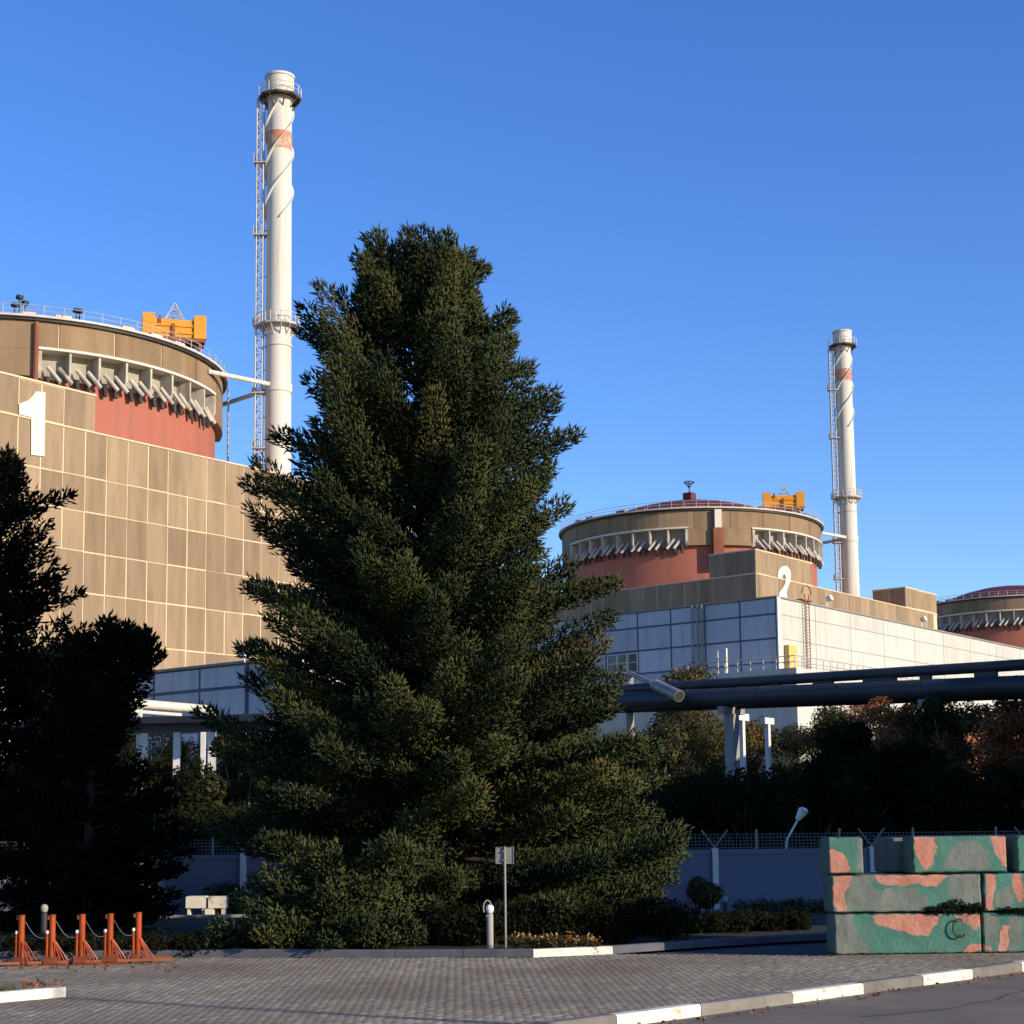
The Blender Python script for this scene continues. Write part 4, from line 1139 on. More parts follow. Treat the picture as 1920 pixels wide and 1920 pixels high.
    print(name, 'shoots', n)
    return root

SD = 30.0
sb = G(800, 1760, 0.0)
SB = Vector((P(806, 1700, SD).x, SD, 0.0))
LEFT = [(412, 700), (450, 690), (500, 662), (560, 612), (620, 572), (700, 566), (760, 556), (820, 530), (870, 555), (905, 480), (960, 500), (1010, 530), (1050, 528), (1100, 490), (1150, 500), (1200, 470), (1250, 430), (1300, 425), (1350, 440), (1400, 470), (1460, 480), (1520, 470), (1570, 420), (1620, 430), (1700, 440), (1770, 470)]
RIGHT = [(412, 830), (450, 868), (500, 900), (560, 918), (600, 955), (650, 945), (690, 985), (740, 1030), (780, 1025), (820, 1065), (870, 1068), (920, 1055), (950, 1062), (1000, 1085), (1050, 1098), (1100, 1140), (1150, 1128), (1200, 1130), (1250, 1165), (1300, 1185), (1350, 1210), (1400, 1222), (1450, 1225), (1500, 1215), (1550, 1262), (1600, 1275), (1650, 1262), (1690, 1200), (1700, 900), (1770, 850)]
def prof_tab(tab):
    zs, rs = [], []
    for py, px in tab:
        p = P(px, py, SD); zs.append(p.z); rs.append(abs(p.x - SB.x))
    zs, rs = np.array(zs)[::-1], np.array(rs)[::-1]
    return lambda z: float(np.interp(z, zs, rs))
pl_, pr_ = prof_tab(LEFT), prof_tab(RIGHT)
def big_prof(z, az):
    c = math.cos(az)
    l, r = pl_(z), pr_(z)
    w = 0.5 + 0.5 * c
    m = (l * (1 - w) + r * w) * (1.07 if z < 6 else 1.03)
    if z < 1.4 and c < 0.35 and math.sin(az) < 0: m = l * 0.95
    return m
top = P(770, 412, SD).z
ld_ = []
for px, py in ((710, 410), (735, 440), (768, 418), (815, 420), (842, 424), (868, 458), (690, 470), (790, 440)):
    p = P(px, py, SD); ld_.append((p.x - SB.x, rnd.uniform(-0.35, 0.2), p.z - 1.9, p.z - 0.17))
ext = []
for px, py in ((462, 905), (465, 1102), (515, 815), (568, 628), (1040, 740), (1076, 822), (990, 690), (1270, 1560), (400, 1560), (960, 600), (908, 505), (450, 1215), (1150, 1105), (1235, 1530), (1255, 1590), (1262, 1625), (1250, 1650), (1228, 1672), (1190, 1690), (1225, 1470), (1225, 1400)):
    p = P(px, py, SD); L = p.x - SB.x
    ext.append((px, abs(L), p.z, 0.0 + rnd.gauss(0, 0.1) if L > 0 else math.pi + rnd.gauss(0, 0.1), 0.3))
spruce('spruce_tree', SB, top - 0.25, big_prof, 'tallest sunlit dark green spruce in the middle, blunt many-tipped top', M['needles'], 11, wd=0.0185, shoot=0.14, tuft=230, step=0.054, leaders=ld_, extra=ext, group='spruces behind the paved forecourt')

def cone(rb, H, pw=0.85): return lambda z, az: rb * max(0.0, 1 - z / H) ** pw + 0.1
# left pair, in the shade of the big one
s1_ = Vector((P(-30, 1700, 35).x, 35, 0))
H1 = P(15, 842, 35).z
ex1 = []
for px, py in ((130, 930), (150, 1115), (100, 1085), (75, 960)):
    p = P(px, py, 35); ex1.append((px, p.x - s1_.x, p.z, 0.0, 0.2))
spruce('spruce_tree', s1_, H1, lambda z, az: float(np.interp(H1 - z, [0, 1, 2, 3, 4, 6, 10], [0.35, 1.15, 1.25, 2.0, 2.4, 3.0, 3.3])), 'shaded near-black spruce rising at the left edge', M['needles_shaded'], 21, whorl=0.36, per=6, step=0.075, shoot=0.15, wd=0.026, leaders=[(0.25, 0, H1 - 1.0, H1)], extra=ex1, group='spruces behind the paved forecourt')
s2_ = Vector((P(165, 1700, 33).x, 33, 0))
H2 = P(200, 1158, 33).z
lds = []
for px, py in ((205, 1155), (240, 1165), (270, 1175), (160, 1185)):
    p = P(px, py, 33); lds.append((p.x - s2_.x, 0, p.z - 0.9, p.z))
ex2 = []
for px, py in ((275, 1200), (262, 1270), (330, 1500)):
    p = P(px, py, 33); ex2.append((px, p.x - s2_.x, p.z, 0.0, 0.2))
spruce('spruce_tree', s2_, H2, lambda z, az: float(np.interp(H2 - z, [0, 0.5, 1.2, 1.6, 2.0, 2.6, 3.3, 4.2, 8], [0.6, 1.1, 1.25, 1.0, 0.6, 0.75, 1.4, 1.8, 1.95] if math.cos(az) > 0.1 else [0.6, 1.1, 1.25, 1.3, 1.4, 1.6, 1.8, 1.9, 1.95])), 'shaded broad dark spruce with a flat ragged top, behind the orange posts', M['needles_shaded'], 31, whorl=0.3, per=7, step=0.07, shoot=0.14, wd=0.026, leaders=lds, extra=ex2, group='spruces behind the paved forecourt')
# young spruce in front of the big one
ys = Vector((P(610, 1760, 26.6).x, 26.6, 0.05))
HY = P(600, 1590, 26.6).z
spruce('young_spruce', ys, HY, cone(1.75, HY, 0.45), 'bushy young spruce at the lower left foot of the big spruce', M['needles'], 41, whorl=0.2, per=8, step=0.055, shoot=0.12, zmin=0.12, wd=0.022, tuft=120)

def leaf_cloud(rg, centers, radii, n, size, mat_name):
    k = rg.integers(0, len(centers), n)
    off = rg.normal(0, 1, (n, 3)); off /= np.linalg.norm(off, axis=1, keepdims=True)
    off *= (rg.uniform(0.15, 1.0, n) ** 0.45)[:, None]
    pos = centers[k] + off * radii[k][:, None]
    d = off + rg.normal(0, 0.6, (n, 3)); d /= np.linalg.norm(d, axis=1, keepdims=True)
    a = rg.normal(0, 1, (n, 3)); e1 = np.cross(d, a); e1 /= np.linalg.norm(e1, axis=1, keepdims=True); e2 = np.cross(d, e1)
    s = size * rg.uniform(0.6, 1.3, n)[:, None]
    V = np.stack([pos - e1 * s, pos + e2 * s * 0.5, pos + e1 * s, pos - e2 * s * 0.5], 1)
    Fc = np.arange(4 * n).reshape(n, 4)
    ct = rg.uniform(0.1, 0.8, len(centers))
    tone = np.repeat(np.clip(ct[k] + rg.normal(0, 0.18, n), 0, 1), 4)
    return V.reshape(-1, 3), Fc, tone
def broad_meshes(seed, H, W, leaves, size, low=0.2):
    rg = np.random.default_rng(seed)
    tk = MB(); tk.tube((0, 0, -0.1), (0.1, 0, H * 0.35), 0.03 * H * 0.6, 0.02 * H * 0.6, 8)
    cs, rs = [], []
    for i in range(26):
        z = H * rg.uniform(low, 0.9); f = (z / H - low) / (1 - low)
        w = W * (0.45 + 0.75 * math.sin(math.pi * min(1, f * 0.85 + 0.12)))
        a = rg.uniform(0, 6.283); r = w * rg.uniform(0.15, 0.8)
        c = (r * math.cos(a), r * math.sin(a), z)
        cs.append(c); rs.append(W * rg.uniform(0.22, 0.42))
        tk.tube((0.05, 0, H * rg.uniform(0.12, 0.35)), c, 0.014 * H * 0.5, 0.01, 5, False)
    V, Fc, T = leaf_cloud(rg, np.array(cs), np.array(rs), leaves, size, None)
    return tk, V, Fc, T
TREES = {}
def broad_tree(kind, base, H, W, label, mat, seed, leaves=7000, size=0.085, name='leafy_tree', low=0.2, group='trees beyond the fence', cat='tree'):
    tk, V, Fc, T = broad_meshes(seed, H, W, int(leaves * 1.7), size, low)
    root = tag(empty(name, base, (seed * 1.7) % 6.283), label, cat, group)
    tk.build('trunk', M['bark_pale'], root)
    place('crown', np_mesh('crown', V, Fc, M[mat], T), root)
    return root
def bt(px, pyt, d, W, label, mat, seed, **kw):
    p = P(px, pyt, d)
    broad_tree('t', (p.x, p.y, -0.1), p.z + 0.1, W, label, mat, seed, **kw)
bt(1275, 1338, 97, 3.3, 'olive leafed tree under the left end of the pipe bridge, next to the big spruce', 'leaf_green', 51, leaves=16000)
bt(1212, 1352, 70, 2.0, 'olive tree squeezed between the big spruce and the left end of the bridge', 'leaf_green', 74, leaves=12000, low=0.1)
bt(1405, 1336, 100, 2.8, 'yellowing tree between the shaded bridge column and the slim T post', 'leaf_autumn', 52, leaves=14000)
bt(1515, 1306, 97, 3.0, 'yellow autumn tree right of the slim T post', 'leaf_autumn', 53, leaves=16000)
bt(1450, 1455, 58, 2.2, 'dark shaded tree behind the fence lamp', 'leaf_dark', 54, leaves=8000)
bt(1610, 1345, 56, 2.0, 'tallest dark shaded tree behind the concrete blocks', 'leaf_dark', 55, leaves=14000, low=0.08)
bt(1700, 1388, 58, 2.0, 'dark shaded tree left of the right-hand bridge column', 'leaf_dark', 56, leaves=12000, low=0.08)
bt(1690, 1286, 74, 2.2, 'rust coloured autumn tree right under the bridge', 'leaf_red', 57, leaves=13000)
bt(1780, 1284, 73, 2.2, 'yellow green tree right of the right-hand bridge column', 'leaf_green', 58, leaves=13000)
bt(1855, 1284, 72, 2.2, 'red and orange autumn tree near the right edge', 'leaf_red', 59, leaves=13000)
bt(1905, 1440, 57, 1.8, 'dark shaded tree at the right edge', 'leaf_dark', 60, leaves=9000, low=0.08)
bt(1800, 1440, 55, 2.2, 'dark shaded tree above the right top block', 'leaf_dark', 61, leaves=9000, low=0.08)
bt(1520, 1450, 54, 2.4, 'dark low tree behind the left end of the block stack', 'leaf_dark', 62, leaves=9000, low=0.06)
bt(1330, 1450, 56, 2.4, 'dark low tree behind the fence beside the big spruce', 'leaf_dark', 63, leaves=9000, low=0.06)
bt(1400, 1470, 52, 2.2, 'dark bushy tree left of the fence lamp', 'leaf_dark', 64, leaves=8000, low=0.06)
bt(1270, 1240, 104, 3.4, 'golden tree crown above the pipe bridge against the shaded white wall', 'leaf_autumn', 65, leaves=9000, size=0.12, low=0.4)
bt(458, 1352, 55, 1.25, 'small yellow green tree showing at the left side of the big spruce', 'leaf_green', 66, leaves=9000, low=0.35)
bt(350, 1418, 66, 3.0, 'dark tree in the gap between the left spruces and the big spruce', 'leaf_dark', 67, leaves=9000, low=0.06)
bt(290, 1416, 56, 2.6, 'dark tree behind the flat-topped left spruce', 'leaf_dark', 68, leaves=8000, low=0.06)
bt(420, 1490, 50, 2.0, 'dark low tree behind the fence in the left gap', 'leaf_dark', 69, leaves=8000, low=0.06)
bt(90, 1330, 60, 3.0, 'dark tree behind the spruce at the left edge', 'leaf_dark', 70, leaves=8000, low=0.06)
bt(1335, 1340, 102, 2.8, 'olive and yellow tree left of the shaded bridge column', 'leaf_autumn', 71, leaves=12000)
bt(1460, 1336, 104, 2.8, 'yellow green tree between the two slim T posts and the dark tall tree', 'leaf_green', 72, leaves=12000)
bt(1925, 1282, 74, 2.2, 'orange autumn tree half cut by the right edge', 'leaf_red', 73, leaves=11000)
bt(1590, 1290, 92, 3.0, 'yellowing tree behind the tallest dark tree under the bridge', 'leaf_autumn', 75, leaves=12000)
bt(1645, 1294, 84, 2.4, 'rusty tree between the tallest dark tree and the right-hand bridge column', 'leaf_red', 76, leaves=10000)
bt(270, 1364, 104, 3.6, 'added shade-dark tree behind the pale legs of the pipe walkway, nearer the left spruces', 'leaf_dark', 77, leaves=14000, low=0.1)  # this tree and the next are added to darken the walkway gap
bt(390, 1362, 106, 3.6, 'added shade-dark tree behind the pale legs of the pipe walkway, nearer the big spruce', 'leaf_dark', 78, leaves=14000, low=0.1)
# treeline that reads as one dark mass behind
rg = np.random.default_rng(90)
cs = np.array([(x, 64 + 5 * rg.random() - 0.05 * x, z) for x in np.arange(-24, 26, 1.4) for z in (0.7, 2.0, 3.3)]); cs[:, 2] += rg.uniform(-0.4, 0.4, len(cs))
V, Fc, T = leaf_cloud(rg, cs, rg.uniform(1.0, 1.5, len(cs)), 60000, 0.11, None)
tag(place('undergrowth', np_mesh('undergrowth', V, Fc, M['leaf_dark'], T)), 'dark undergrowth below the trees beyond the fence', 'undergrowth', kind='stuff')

def shrub(name, pts, rads, n, size, mat, label, cat, seed, group=None, kind=None, core=True):
    rg = np.random.default_rng(seed)
    cs, rs = np.array(pts, float), np.array(rads, float)
    base = (cs[:, 0].mean(), cs[:, 1].mean(), 0.05)
    V, Fc, T = leaf_cloud(rg, cs - np.array(base), rs, n, size, None)
    V[:, 2] = np.maximum(V[:, 2], -0.04)
    root = tag(empty(name, base), label, cat, group, kind)
    place('foliage', np_mesh('foliage', V, Fc, M[mat], T), root)
    st = MB()
    for c in cs[:: max(1, len(cs) // 14)]:
        st.tube((c[0] - base[0], c[1] - base[1], -0.05), (c[0] - base[0], c[1] - base[1], c[2]), 0.02, 0.01, 5)
    st.build('stems', M['bark'], root)['kind'] = 'stuff'
    return root
def gx(px, y): return P(px, 1700, y).x
hp = [(gx(px, 26.9) + rnd.uniform(-.1, .1), 26.9 + rnd.uniform(-0.3, 0.3), rnd.uniform(0.2, 0.62)) for px in np.arange(830, 1290, 9)]
shrub('hedge', hp, [0.26] * len(hp), 16000, 0.035, 'leaf_dark', 'dark clipped hedge under the right skirt of the big spruce', 'hedge', 101)
hp = []
for px in np.arange(1165, 1515, 7):
    y = 29.5 + (px - 1165) / 350 * 1.0
    hp.append((gx(px, y), y + rnd.uniform(-0.5, 0.5), rnd.uniform(0.08, 0.26)))
shrub('low_shrubs', hp, [0.2] * len(hp), 12000, 0.035, 'leaf_dark', 'low dark shrub border along the curving kerb left of the blocks', 'shrubs', 102)
hp = [(gx(px, 25.9) + rnd.uniform(-.1, .1), 25.9 + rnd.uniform(-0.3, 0.3), rnd.uniform(0.08, 0.24)) for px in np.arange(-20, 430, 9)]
shrub('low_shrubs', hp, [0.2] * len(hp), 9000, 0.03, 'leaf_dark', 'low dark planting behind the kerb and the orange posts', 'shrubs', 107)
c = P(1322, 1672, 37.5)
shrub('round_shrub', [(c.x + rnd.uniform(-.22, .22), 37.5 + rnd.uniform(-.2, .2), c.z + rnd.uniform(-0.2, 0.12)) for _ in range(10)], [0.25] * 10, 3500, 0.045, 'leaf_green', 'round clipped shrub in front of the fence post', 'shrub', 103)
c = P(1390, 1700, 37.8)
shrub('low_shrubs', [(c.x + i * 0.22, 37.9, 0.12 + 0.06 * rnd.random()) for i in range(14)], [0.2] * 14, 3000, 0.04, 'leaf_green', 'low shaded planting at the foot of the fence behind the lane', 'shrubs', 104)
c = P(395, 1668, 38.5)
shrub('round_shrub', [(c.x + rnd.uniform(-.3, .3), 40.4 + rnd.uniform(-.2, .2), 0.3 + rnd.uniform(-0.2, 0.25)) for _ in range(10)], [0.28] * 10, 3500, 0.045, 'leaf_green', 'green shrub behind the white low wall in the left gap', 'shrub', 105)
for i, (px, py) in enumerate(((396, 1770), (455, 1771))):
    c = G(px, py + 6, 0.06)
    shrub('low_plant', [(c.x + rnd.uniform(-.1, .1), c.y + 0.25 + rnd.uniform(-.1, .1), 0.10 + rnd.uniform(0, 0.05)) for _ in range(6)], [0.13] * 6, 900, 0.025, 'leaf_dark', ('small dark rounded plant on the kerb, the left of two', 'small dark rounded plant on the kerb, the right of two')[i], 'plant', 110 + i)
# marigold bed
fp = []
for px in np.arange(962, 1120, 4):
    g = G(px, 1778, 0.1); fp.append((g.x, g.y + 0.32 + rnd.uniform(-0.2, 0.25), 0.08 + rnd.uniform(0, 0.10)))
fb = shrub('flower_bed', fp, [0.12] * len(fp), 5000, 0.02, 'leaf_green', 'sunlit bed of orange and white flowers behind the white kerb stone', 'flower bed', 106)
rg = np.random.default_rng(4)
fpn = np.array(fp)[rg.integers(0, len(fp), 130)] + np.stack([rg.normal(0, 0.08, 130), rg.normal(0, 0.08, 130), rg.uniform(0.06, 0.14, 130)], 1) - np.array(fb.location)
V, Fc, T = leaf_cloud(rg, fpn, np.full(130, 0.018), 130 * 9, 0.016, None)
hue = rg.choice([0.1, 0.4, 0.95], 130, p=[0.55, 0.25, 0.2])
dd = ((V[::4][:, None, :] - fpn[None]) ** 2).sum(2).argmin(1)
T = np.repeat(hue[dd], 4)
o = place('blossoms', np_mesh('blossoms', V, Fc, M['petal'], T), fb); o['kind'] = 'stuff'
# weeds between block rows
wa = []
for x in np.arange(1050, 1560, 14):
    a, z = px_on_wall(1520 + x / 4.8, 1540 + 800 / 4.8); h = 0.05 + 0.12 * math.exp(-((x - 1350) / 170) ** 2)
    p = BO3 + BD * a + BN * -0.03; wa.append((p.x, p.y, h1 + 0.01 + h * rnd.random()))
for x in np.arange(1700, 1990, 24):
    a, z = px_on_wall(1520 + x / 4.8, 1540 + 790 / 4.8); p = BO3 + BD * a + BN * -0.03; wa.append((p.x, p.y, h1 + 0.03 * rnd.random()))
rg = np.random.default_rng(8)
V, Fc, T = leaf_cloud(rg, np.array(wa), np.full(len(wa), 0.055), 1500, 0.02, None)
tag(place('weeds', np_mesh('weeds', V, Fc, M['leaf_dark'], T)), 'green weeds growing in the joint between the lower block rows', 'weeds', kind='stuff')

# grass island, lower left
isl = tag(empty('island_kerb', ISL[0]), kind='structure')
kerb_run(isl, [ISL[0] - ISL[0], isl_d * 6.0], {0, 2, 3}, 0.115, 0.15, 0.0, 2.0, M['kerb'], side=-1 if Vector((-isl_d.y, isl_d.x, 0)).dot(isl_n) < 0 else 1)
tag(poly_sheet('island_soil', [tuple((p).to_2d()) for p in (ISL[0] + isl_n * 0.14 , ISL[0] + isl_d * 6 + isl_n * 0.14, ISL[0] + isl_d * 6 + isl_n * 2.6, ISL[0] + isl_d * 0.7 + isl_n * 0.9)], 0.05, M['soil']), kind='structure')
rg = np.random.default_rng(12)
n = 5200
ua, va = rg.uniform(0.35, 4.0, n), rg.uniform(0.25, 1.9, n)
ok = va < 0.5 + ua * 0.6
ua, va = ua[ok], va[ok]; n = len(ua)
gp = np.array(ISL[0])[None] + ua[:, None] * np.array(isl_d)[None] + va[:, None] * np.array(isl_n)[None]; gp[:, 2] = 0.05
V, Fc, T = spindles(gp, np.array([[0, 0, 1.0]]) + rg.normal(0, 0.35, (n, 3)), rg.uniform(0.06, 0.17, n), np.full(n, 0.006), rg.uniform(0, 1, n), rg)
tag(place('grass', np_mesh('grass', V, Fc, M['grass'], T)), 'tuft of green grass behind the white kerb at lower left', 'grass', kind='stuff')
# fallen leaves
rg = np.random.default_rng(13)
lv = []
for k in range(260):
    if k < 120: g = G(rg.uniform(0, 340), rg.uniform(1800, 1822))
    elif k < 170: g = G(rg.uniform(40, 120), rg.uniform(1840, 1850), 0.05)
    else: g = KO + KD * rg.uniform(-1, 7) + KN * rg.uniform(-0.35, -0.04); g = Vector((g.x, g.y, ROAD_Z))
    lv.append((g.x, g.y, g.z + 0.012))
V, Fc, T = leaf_cloud(rg, np.array(lv), np.full(len(lv), 0.02), 420, 0.028, None)
V[:, 2] = np.maximum(V[:, 2], ROAD_Z + 0.004)
tag(place('fallen_leaves', np_mesh('fallen_leaves', V, Fc, M['leaf_red'], T)), 'dry brown leaves scattered along the posts and the road kerb', 'leaves', kind='stuff')

# ------------------------------------------------------------------ orange barrier posts
def barrier_post():
    root = empty('barrier_post')
    b = MB(); b.tube((0, 0, 0.05), (0, 0, 0.70), 0.043, n=18); b.build('tube', M['orange'], root, smooth=True)
    b = MB(); b.tube((0, 0, 0.70), (0, 0, 0.715), 0.05, 0.04, n=18); b.build('cap', M['orange_old'], root, smooth=True)
    b = MB(); b.tube((-0.07, -0.01, 0.12), (-0.07, -0.01, 0.45), 0.022, n=8); b.build('side_rod', M['orange'], root, smooth=True)
    b = MB(); b.tube((-0.07, -0.01, 0.45), (-0.07, -0.01, 0.49), 0.026, 0.022, n=8); b.build('knob', M['lamp_white'], root, smooth=True)
    for y in (-0.09, 0.0, 0.09):
        b = MB(); b.tube((0.03, y * 0.4, 0.34), (0.20 + y * 0.35, y, 0.02), 0.010, n=6); b.build('brace', M['orange'], root, smooth=True)
    b = MB(); b.box(-0.10, 0.25, -0.12, 0.12, 0.0, 0.022); b.build('base_plate', M['orange_old'], root)
    for y in (-0.09, 0.09):
        b = MB(); b.obox((0.0, y, 0.075), (0.09, 0, 0), (0, 0.015, 0), (0.0, 0, 0.045)); b.build('foot_bracket', M['orange_old'], root)
    b = MB(); b.tube((-0.055, 0.0, 0.64), (-0.055, 0.0, 0.70), 0.026, n=8); b.build('top_lug', M['orange'], root, smooth=True)
    return root
pp = [(39, 1811), (97, 1810), (153, 1809), (206, 1807), (259, 1804)]
proto = barrier_post()
lbl = ['orange barrier post nearest the left edge', 'orange barrier post, second from the left, in front of the pale globe', 'orange barrier post in the middle of the row of five', 'orange barrier post, second from the right of the row', 'orange barrier post at the right end, next to the spike bar']
posts = []
for i, (px, py) in enumerate(pp):
    o = proto if i == 0 else copy_tree(proto)
    g = G(px, py); o.location = (g.x, g.y, 0.0); o.rotation_euler.z = rnd.uniform(-0.25, 0.1)
    tag(o, lbl[i], 'barrier post', 'orange barrier posts in a row'); posts.append(o)
# spike bar on the ground joining them
ga, gb = G(-60, 1813), G(322, 1803)
bar = tag(empty('spike_bar', ga), 'rusty bar with short spikes lying along the feet of the orange posts', 'spike bar')
d = gb - ga; L = d.length; d.normalize(); nn_ = Vector((-d.y, d.x, 0))
b = MB(); b.obox(d * L / 2 + Vector((0, 0, 0.045)) - nn_ * 0.16, d * L / 2, nn_ * 0.02, (0, 0, 0.02)); b.obox(d * L / 2 + Vector((0, 0, 0.045)) + nn_ * 0.16, d * L / 2, nn_ * 0.02, (0, 0, 0.02)); b.build('bar', M['rust'], bar)
t = 0.1
while t < L:
    if t > L - 0.7 or min((bar.location + d * t - p.location).length for p in posts) > 0.22:
        b = MB(); s_ = rnd.choice((-1, 1)) * 0.16
        b.tube(d * t + nn_ * s_ + Vector((0, 0, 0.0)), d * (t + 0.06) + nn_ * (s_ * 0.7) + Vector((0, 0, rnd.uniform(0.10, 0.20))), 0.012, 0.004, n=5)
        b.build('spike', M['orange_old'], bar)
    t += 0.13
# sagging chains between posts
for i in range(4):
    p, q = posts[i].location + Vector((0.05, 0, 0.62)), posts[i + 1].location + Vector((-0.07, 0, 0.40))
    m = MB(); prev = None
    for k in range(9):
        f = k / 8; w_ = p + (q - p) * f + Vector((0, 0, -0.10 * math.sin(math.pi * f))) - p
        if prev is not None: m.tube(prev, w_, 0.004, n=4, caps=False)
        prev = w_
    o = m.build('cable', M['wire'], None, p); tag(o, 'thin dark cable sagging between ' + ('the first and second orange posts from the left', 'the second and middle orange posts', 'the middle and fourth orange posts', 'the last two orange posts on the right')[i], 'cable', 'cables between the orange posts')

# ------------------------------------------------------------------ sign, bollard lamps, white low walls, litter
g = G(948, 1779, 0.05)
sg_ = tag(empty('street_sign', (g.x, g.y + 0.12, 0.0)), 'small square sign seen from its grey back on a thin pole in the bed', 'sign')
ztop = P(943, 1589, g.y + 0.12).z
b = MB(); b.tube((0, 0, 0), (0, 0, ztop + 0.01), 0.02, n=10); b.build('pole', M['pole'], sg_, smooth=True)
b = MB(); b.box(-0.135, 0.135, 0.022, 0.03, ztop - 0.245, ztop)
for s_ in (-1, 1): b.box(s_ * 0.135 - 0.006, s_ * 0.135 + 0.006, 0.008, 0.03, ztop - 0.251, ztop + 0.006)
b.box(-0.129, 0.129, 0.008, 0.03, ztop - 0.251, ztop - 0.245); b.box(-0.129, 0.129, 0.008, 0.03, ztop, ztop + 0.006)
sp_ = b.build('sign_plate', M['sign_back'], sg_)
b = MB(); b.box(-0.03, 0.03, -0.024, 0.022, ztop - 0.07, ztop - 0.05); b.box(-0.03, 0.03, -0.024, 0.022, ztop - 0.2, ztop - 0.18); b.build('bracket', M['pole'], sg_)
def bollard(px, py, d, h, label, mat, ring=False):
    p = P(px, py, d)
    r_ = tag(empty('bollard_lamp', (p.x, d, 0.05)), label, 'bollard lamp', 'bollard lamps in the planting')
    b = MB(); b.lathe([(0.0, 0), (0.052, 0), (0.052, h - 0.09), (0.045, h - 0.07), (0.0, h - 0.07)], n=16); b.build('post', M[mat], r_, smooth=True)
    b = MB(); b.lathe([(0.001, h - 0.075), (0.045, h - 0.06), (0.062, h - 0.02), (0.06, h + 0.03), (0.035, h + 0.062), (0.001, h + 0.07)], n=16); b.build('globe', M['lamp_white'] if ring else M['lamp_post'], r_, smooth=True)
    if ring:
        b = MB(); prev = None
        for k in range(19):
            t = R_(-70 + 320 * k / 18 - 40)
            q = Vector((-0.035 + 0.062 * math.cos(t), -0.03, h + 0.01 + 0.12 * math.sin(t)))
            if prev is not None: b.tube(prev, q, 0.011, n=6)
            prev = q
        b.build('ring', M['lamp_post'], r_, smooth=True)
dB = G(918, 1781, 0.05).y + 0.1
bollard(919, 1778, dB, P(922, 1704, dB).z - 0.05, 'pale bollard lamp with a white globe and ring beside the sign pole', 'lamp_post', True)
dB = 36.5
bollard(1360, 1710, dB, P(1360, 1686, dB).z - 0.05, 'dark bollard lamp with a pale dome in front of the fence', 'dark')
dB = 28.5
bollard(82, 1760, dB, P(82, 1703, dB).z - 0.05, 'dark bollard lamp with a pale globe behind the orange posts', 'dark')
a0_, a1_ = P(352, 1700, 37.6), P(425, 1700, 37.6)
for i, (pa, pb_, z0, z1) in enumerate(((352, 389, P(370, 1702, 39.8).z, P(370, 1680, 39.8).z), (394, 425, P(410, 1702, 39.8).z, P(410, 1680, 39.8).z), (388, 404, 0.0, P(396, 1703, 39.8).z))):
    x0_, x1_ = P(pa, 1700, 39.8).x, P(pb_, 1700, 39.8).x
    b = MB(); c_ = 0.02
    b.prism([(x0_, 0), (x1_, 0), (x1_, z1 - z0 - c_), (x1_ - c_, z1 - z0), (x0_ + c_, z1 - z0), (x0_, z1 - z0 - c_)], (-x0_, -0.25, 0), (1, 0, 0), (0, 0, 1), (0, 0.5, 0))
    if i < 2: b.box(0.03, 0.09, -0.2, 0.2, -z0 - 0.05, 0.0); b.box(x1_ - x0_ - 0.09, x1_ - x0_ - 0.03, -0.2, 0.2, -z0 - 0.05, 0.0)
    o = b.build('stone_bench', M['kerb_white'], None, (x0_, 39.8, z0))
    tag(o, ('sunlit white slab bench in the gap, the wider left one', 'sunlit white slab bench in the gap, the narrower right one', 'white stone block below the two slab benches')[i], 'bench' if i < 2 else 'stone block')
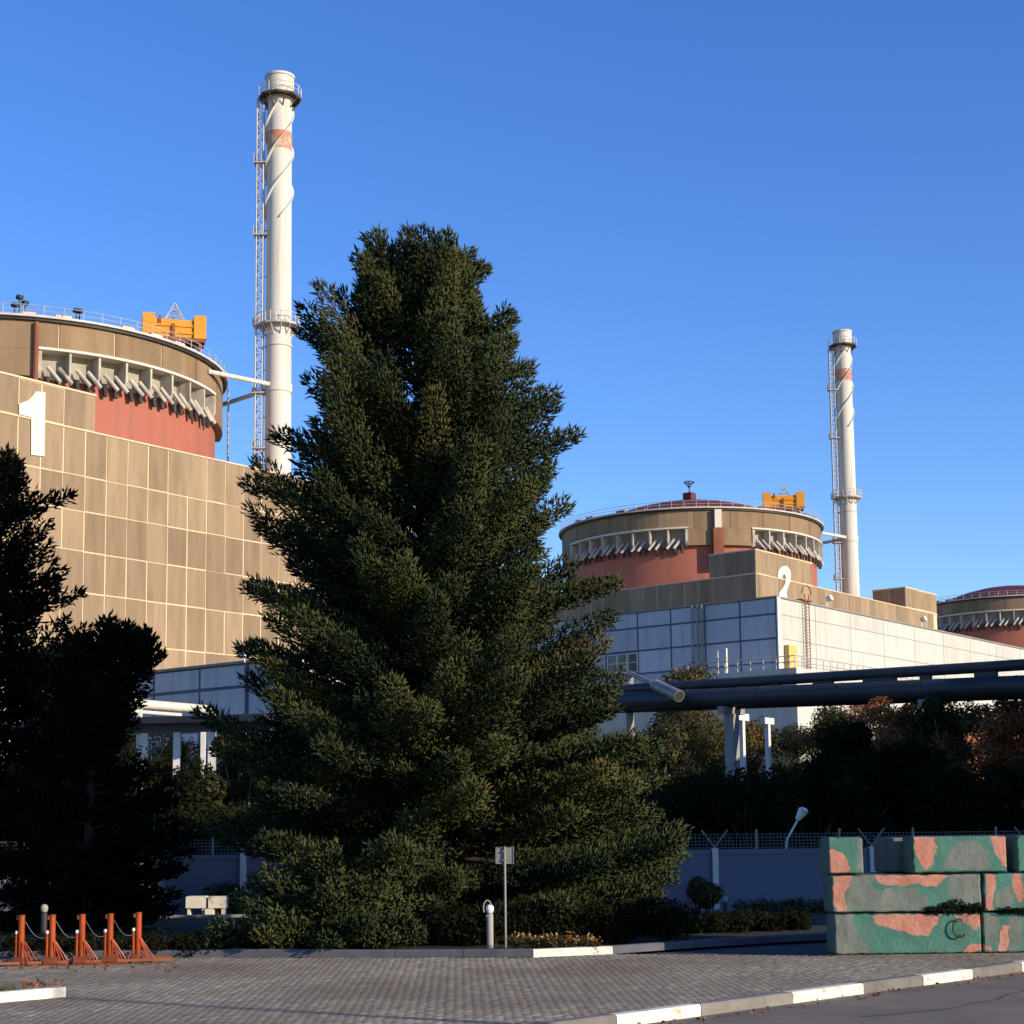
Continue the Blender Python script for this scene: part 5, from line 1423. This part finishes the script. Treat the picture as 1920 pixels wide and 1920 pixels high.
for i, (px, py) in enumerate(((1393, 1766), (1508, 1757))):
    g = G(px, py, -0.03)
    b = MB(); b.add([(-0.07, -0.04, 0.0), (0.06, -0.05, 0.004), (0.05, 0.04, 0.05), (-0.05, 0.05, 0.08), (-0.07, -0.04, 0.006), (0.06, -0.05, 0.01), (0.05, 0.04, 0.056), (-0.05, 0.05, 0.086)], [(3, 2, 1, 0), (4, 5, 6, 7), (0, 1, 5, 4), (1, 2, 6, 5), (2, 3, 7, 6), (3, 0, 4, 7)])
    o = b.build('paper_scrap', M['paper'], None, (g.x, g.y, -0.028)); tag(o, ('crumpled white paper scrap on the shaded lane, farther from the blocks', 'crumpled white paper scrap on the shaded lane, nearer the blocks')[i], 'litter', 'paper scraps on the lane')

# ------------------------------------------------------------------ unseen office block added to shade the fence, unseen lamp for its shadow
ob = tag(empty('unseen_office_block', (28, 17.5, 0)), 'unseen office block added right of the forecourt to shade the fence', 'building')
b = MB(); b.box(0, 16, 0, 20, -0.2, 15.0); b.box(0.02, 16, 20, 66, -0.2, 11.3); b.build('wall', M['office'], ob)
b = MB(); b.box(-0.3, 16.3, -0.3, 20.3, 15.0, 15.4); b.box(-0.3, 16.3, 20.3, 66.3, 11.3, 11.6); b.build('roof', M['roof'], ob)
wm = MB(); wm.box(-0.05, 0.0, 0, 1.5, 0, 1.7); wmm = wm.mesh('window', M['white_trim'])
gm = MB(); gm.box(-0.07, -0.05, 0.1, 1.4, 0.1, 1.6); gmm = gm.mesh('pane', M['glass'])
for fl in range(4):
    for k in range(20 if fl < 3 else 6):
        w = place('window', wmm, ob, (0, 1.2 + k * 3.2, 1.2 + fl * 3.5)); place('pane', gmm, w)
s0_, s1g = G(350, 1917), G(0, 1898)
dsh = (Vector((s0_.x - s1g.x, s0_.y - s1g.y, 0))).normalized()
lpos = s0_ + dsh * 20.0
sl = tag(empty('unseen_street_lamp', (lpos.x, lpos.y, ROAD_Z)), 'unseen street lamp added across the road for its thin shadow', 'street lamp')  # out of view, added for the pole shadow on the paving
b = MB(); b.tube((0, 0, 0), (0, 0, 8.6), 0.09, 0.05, n=10); b.build('pole', M['pole'], sl, smooth=True)
b = MB(); b.tube((0, 0, 8.5), (-1.2, 0.6, 9.0), 0.04, n=8); b.build('arm', M['pole'], sl)
b = MB(); b.obox((-1.5, 0.75, 9.02), (0.35, -0.17, 0), (0.06, 0.12, 0), (0, 0, 0.07)); b.build('lamp_head', M['lamp_white'], sl)
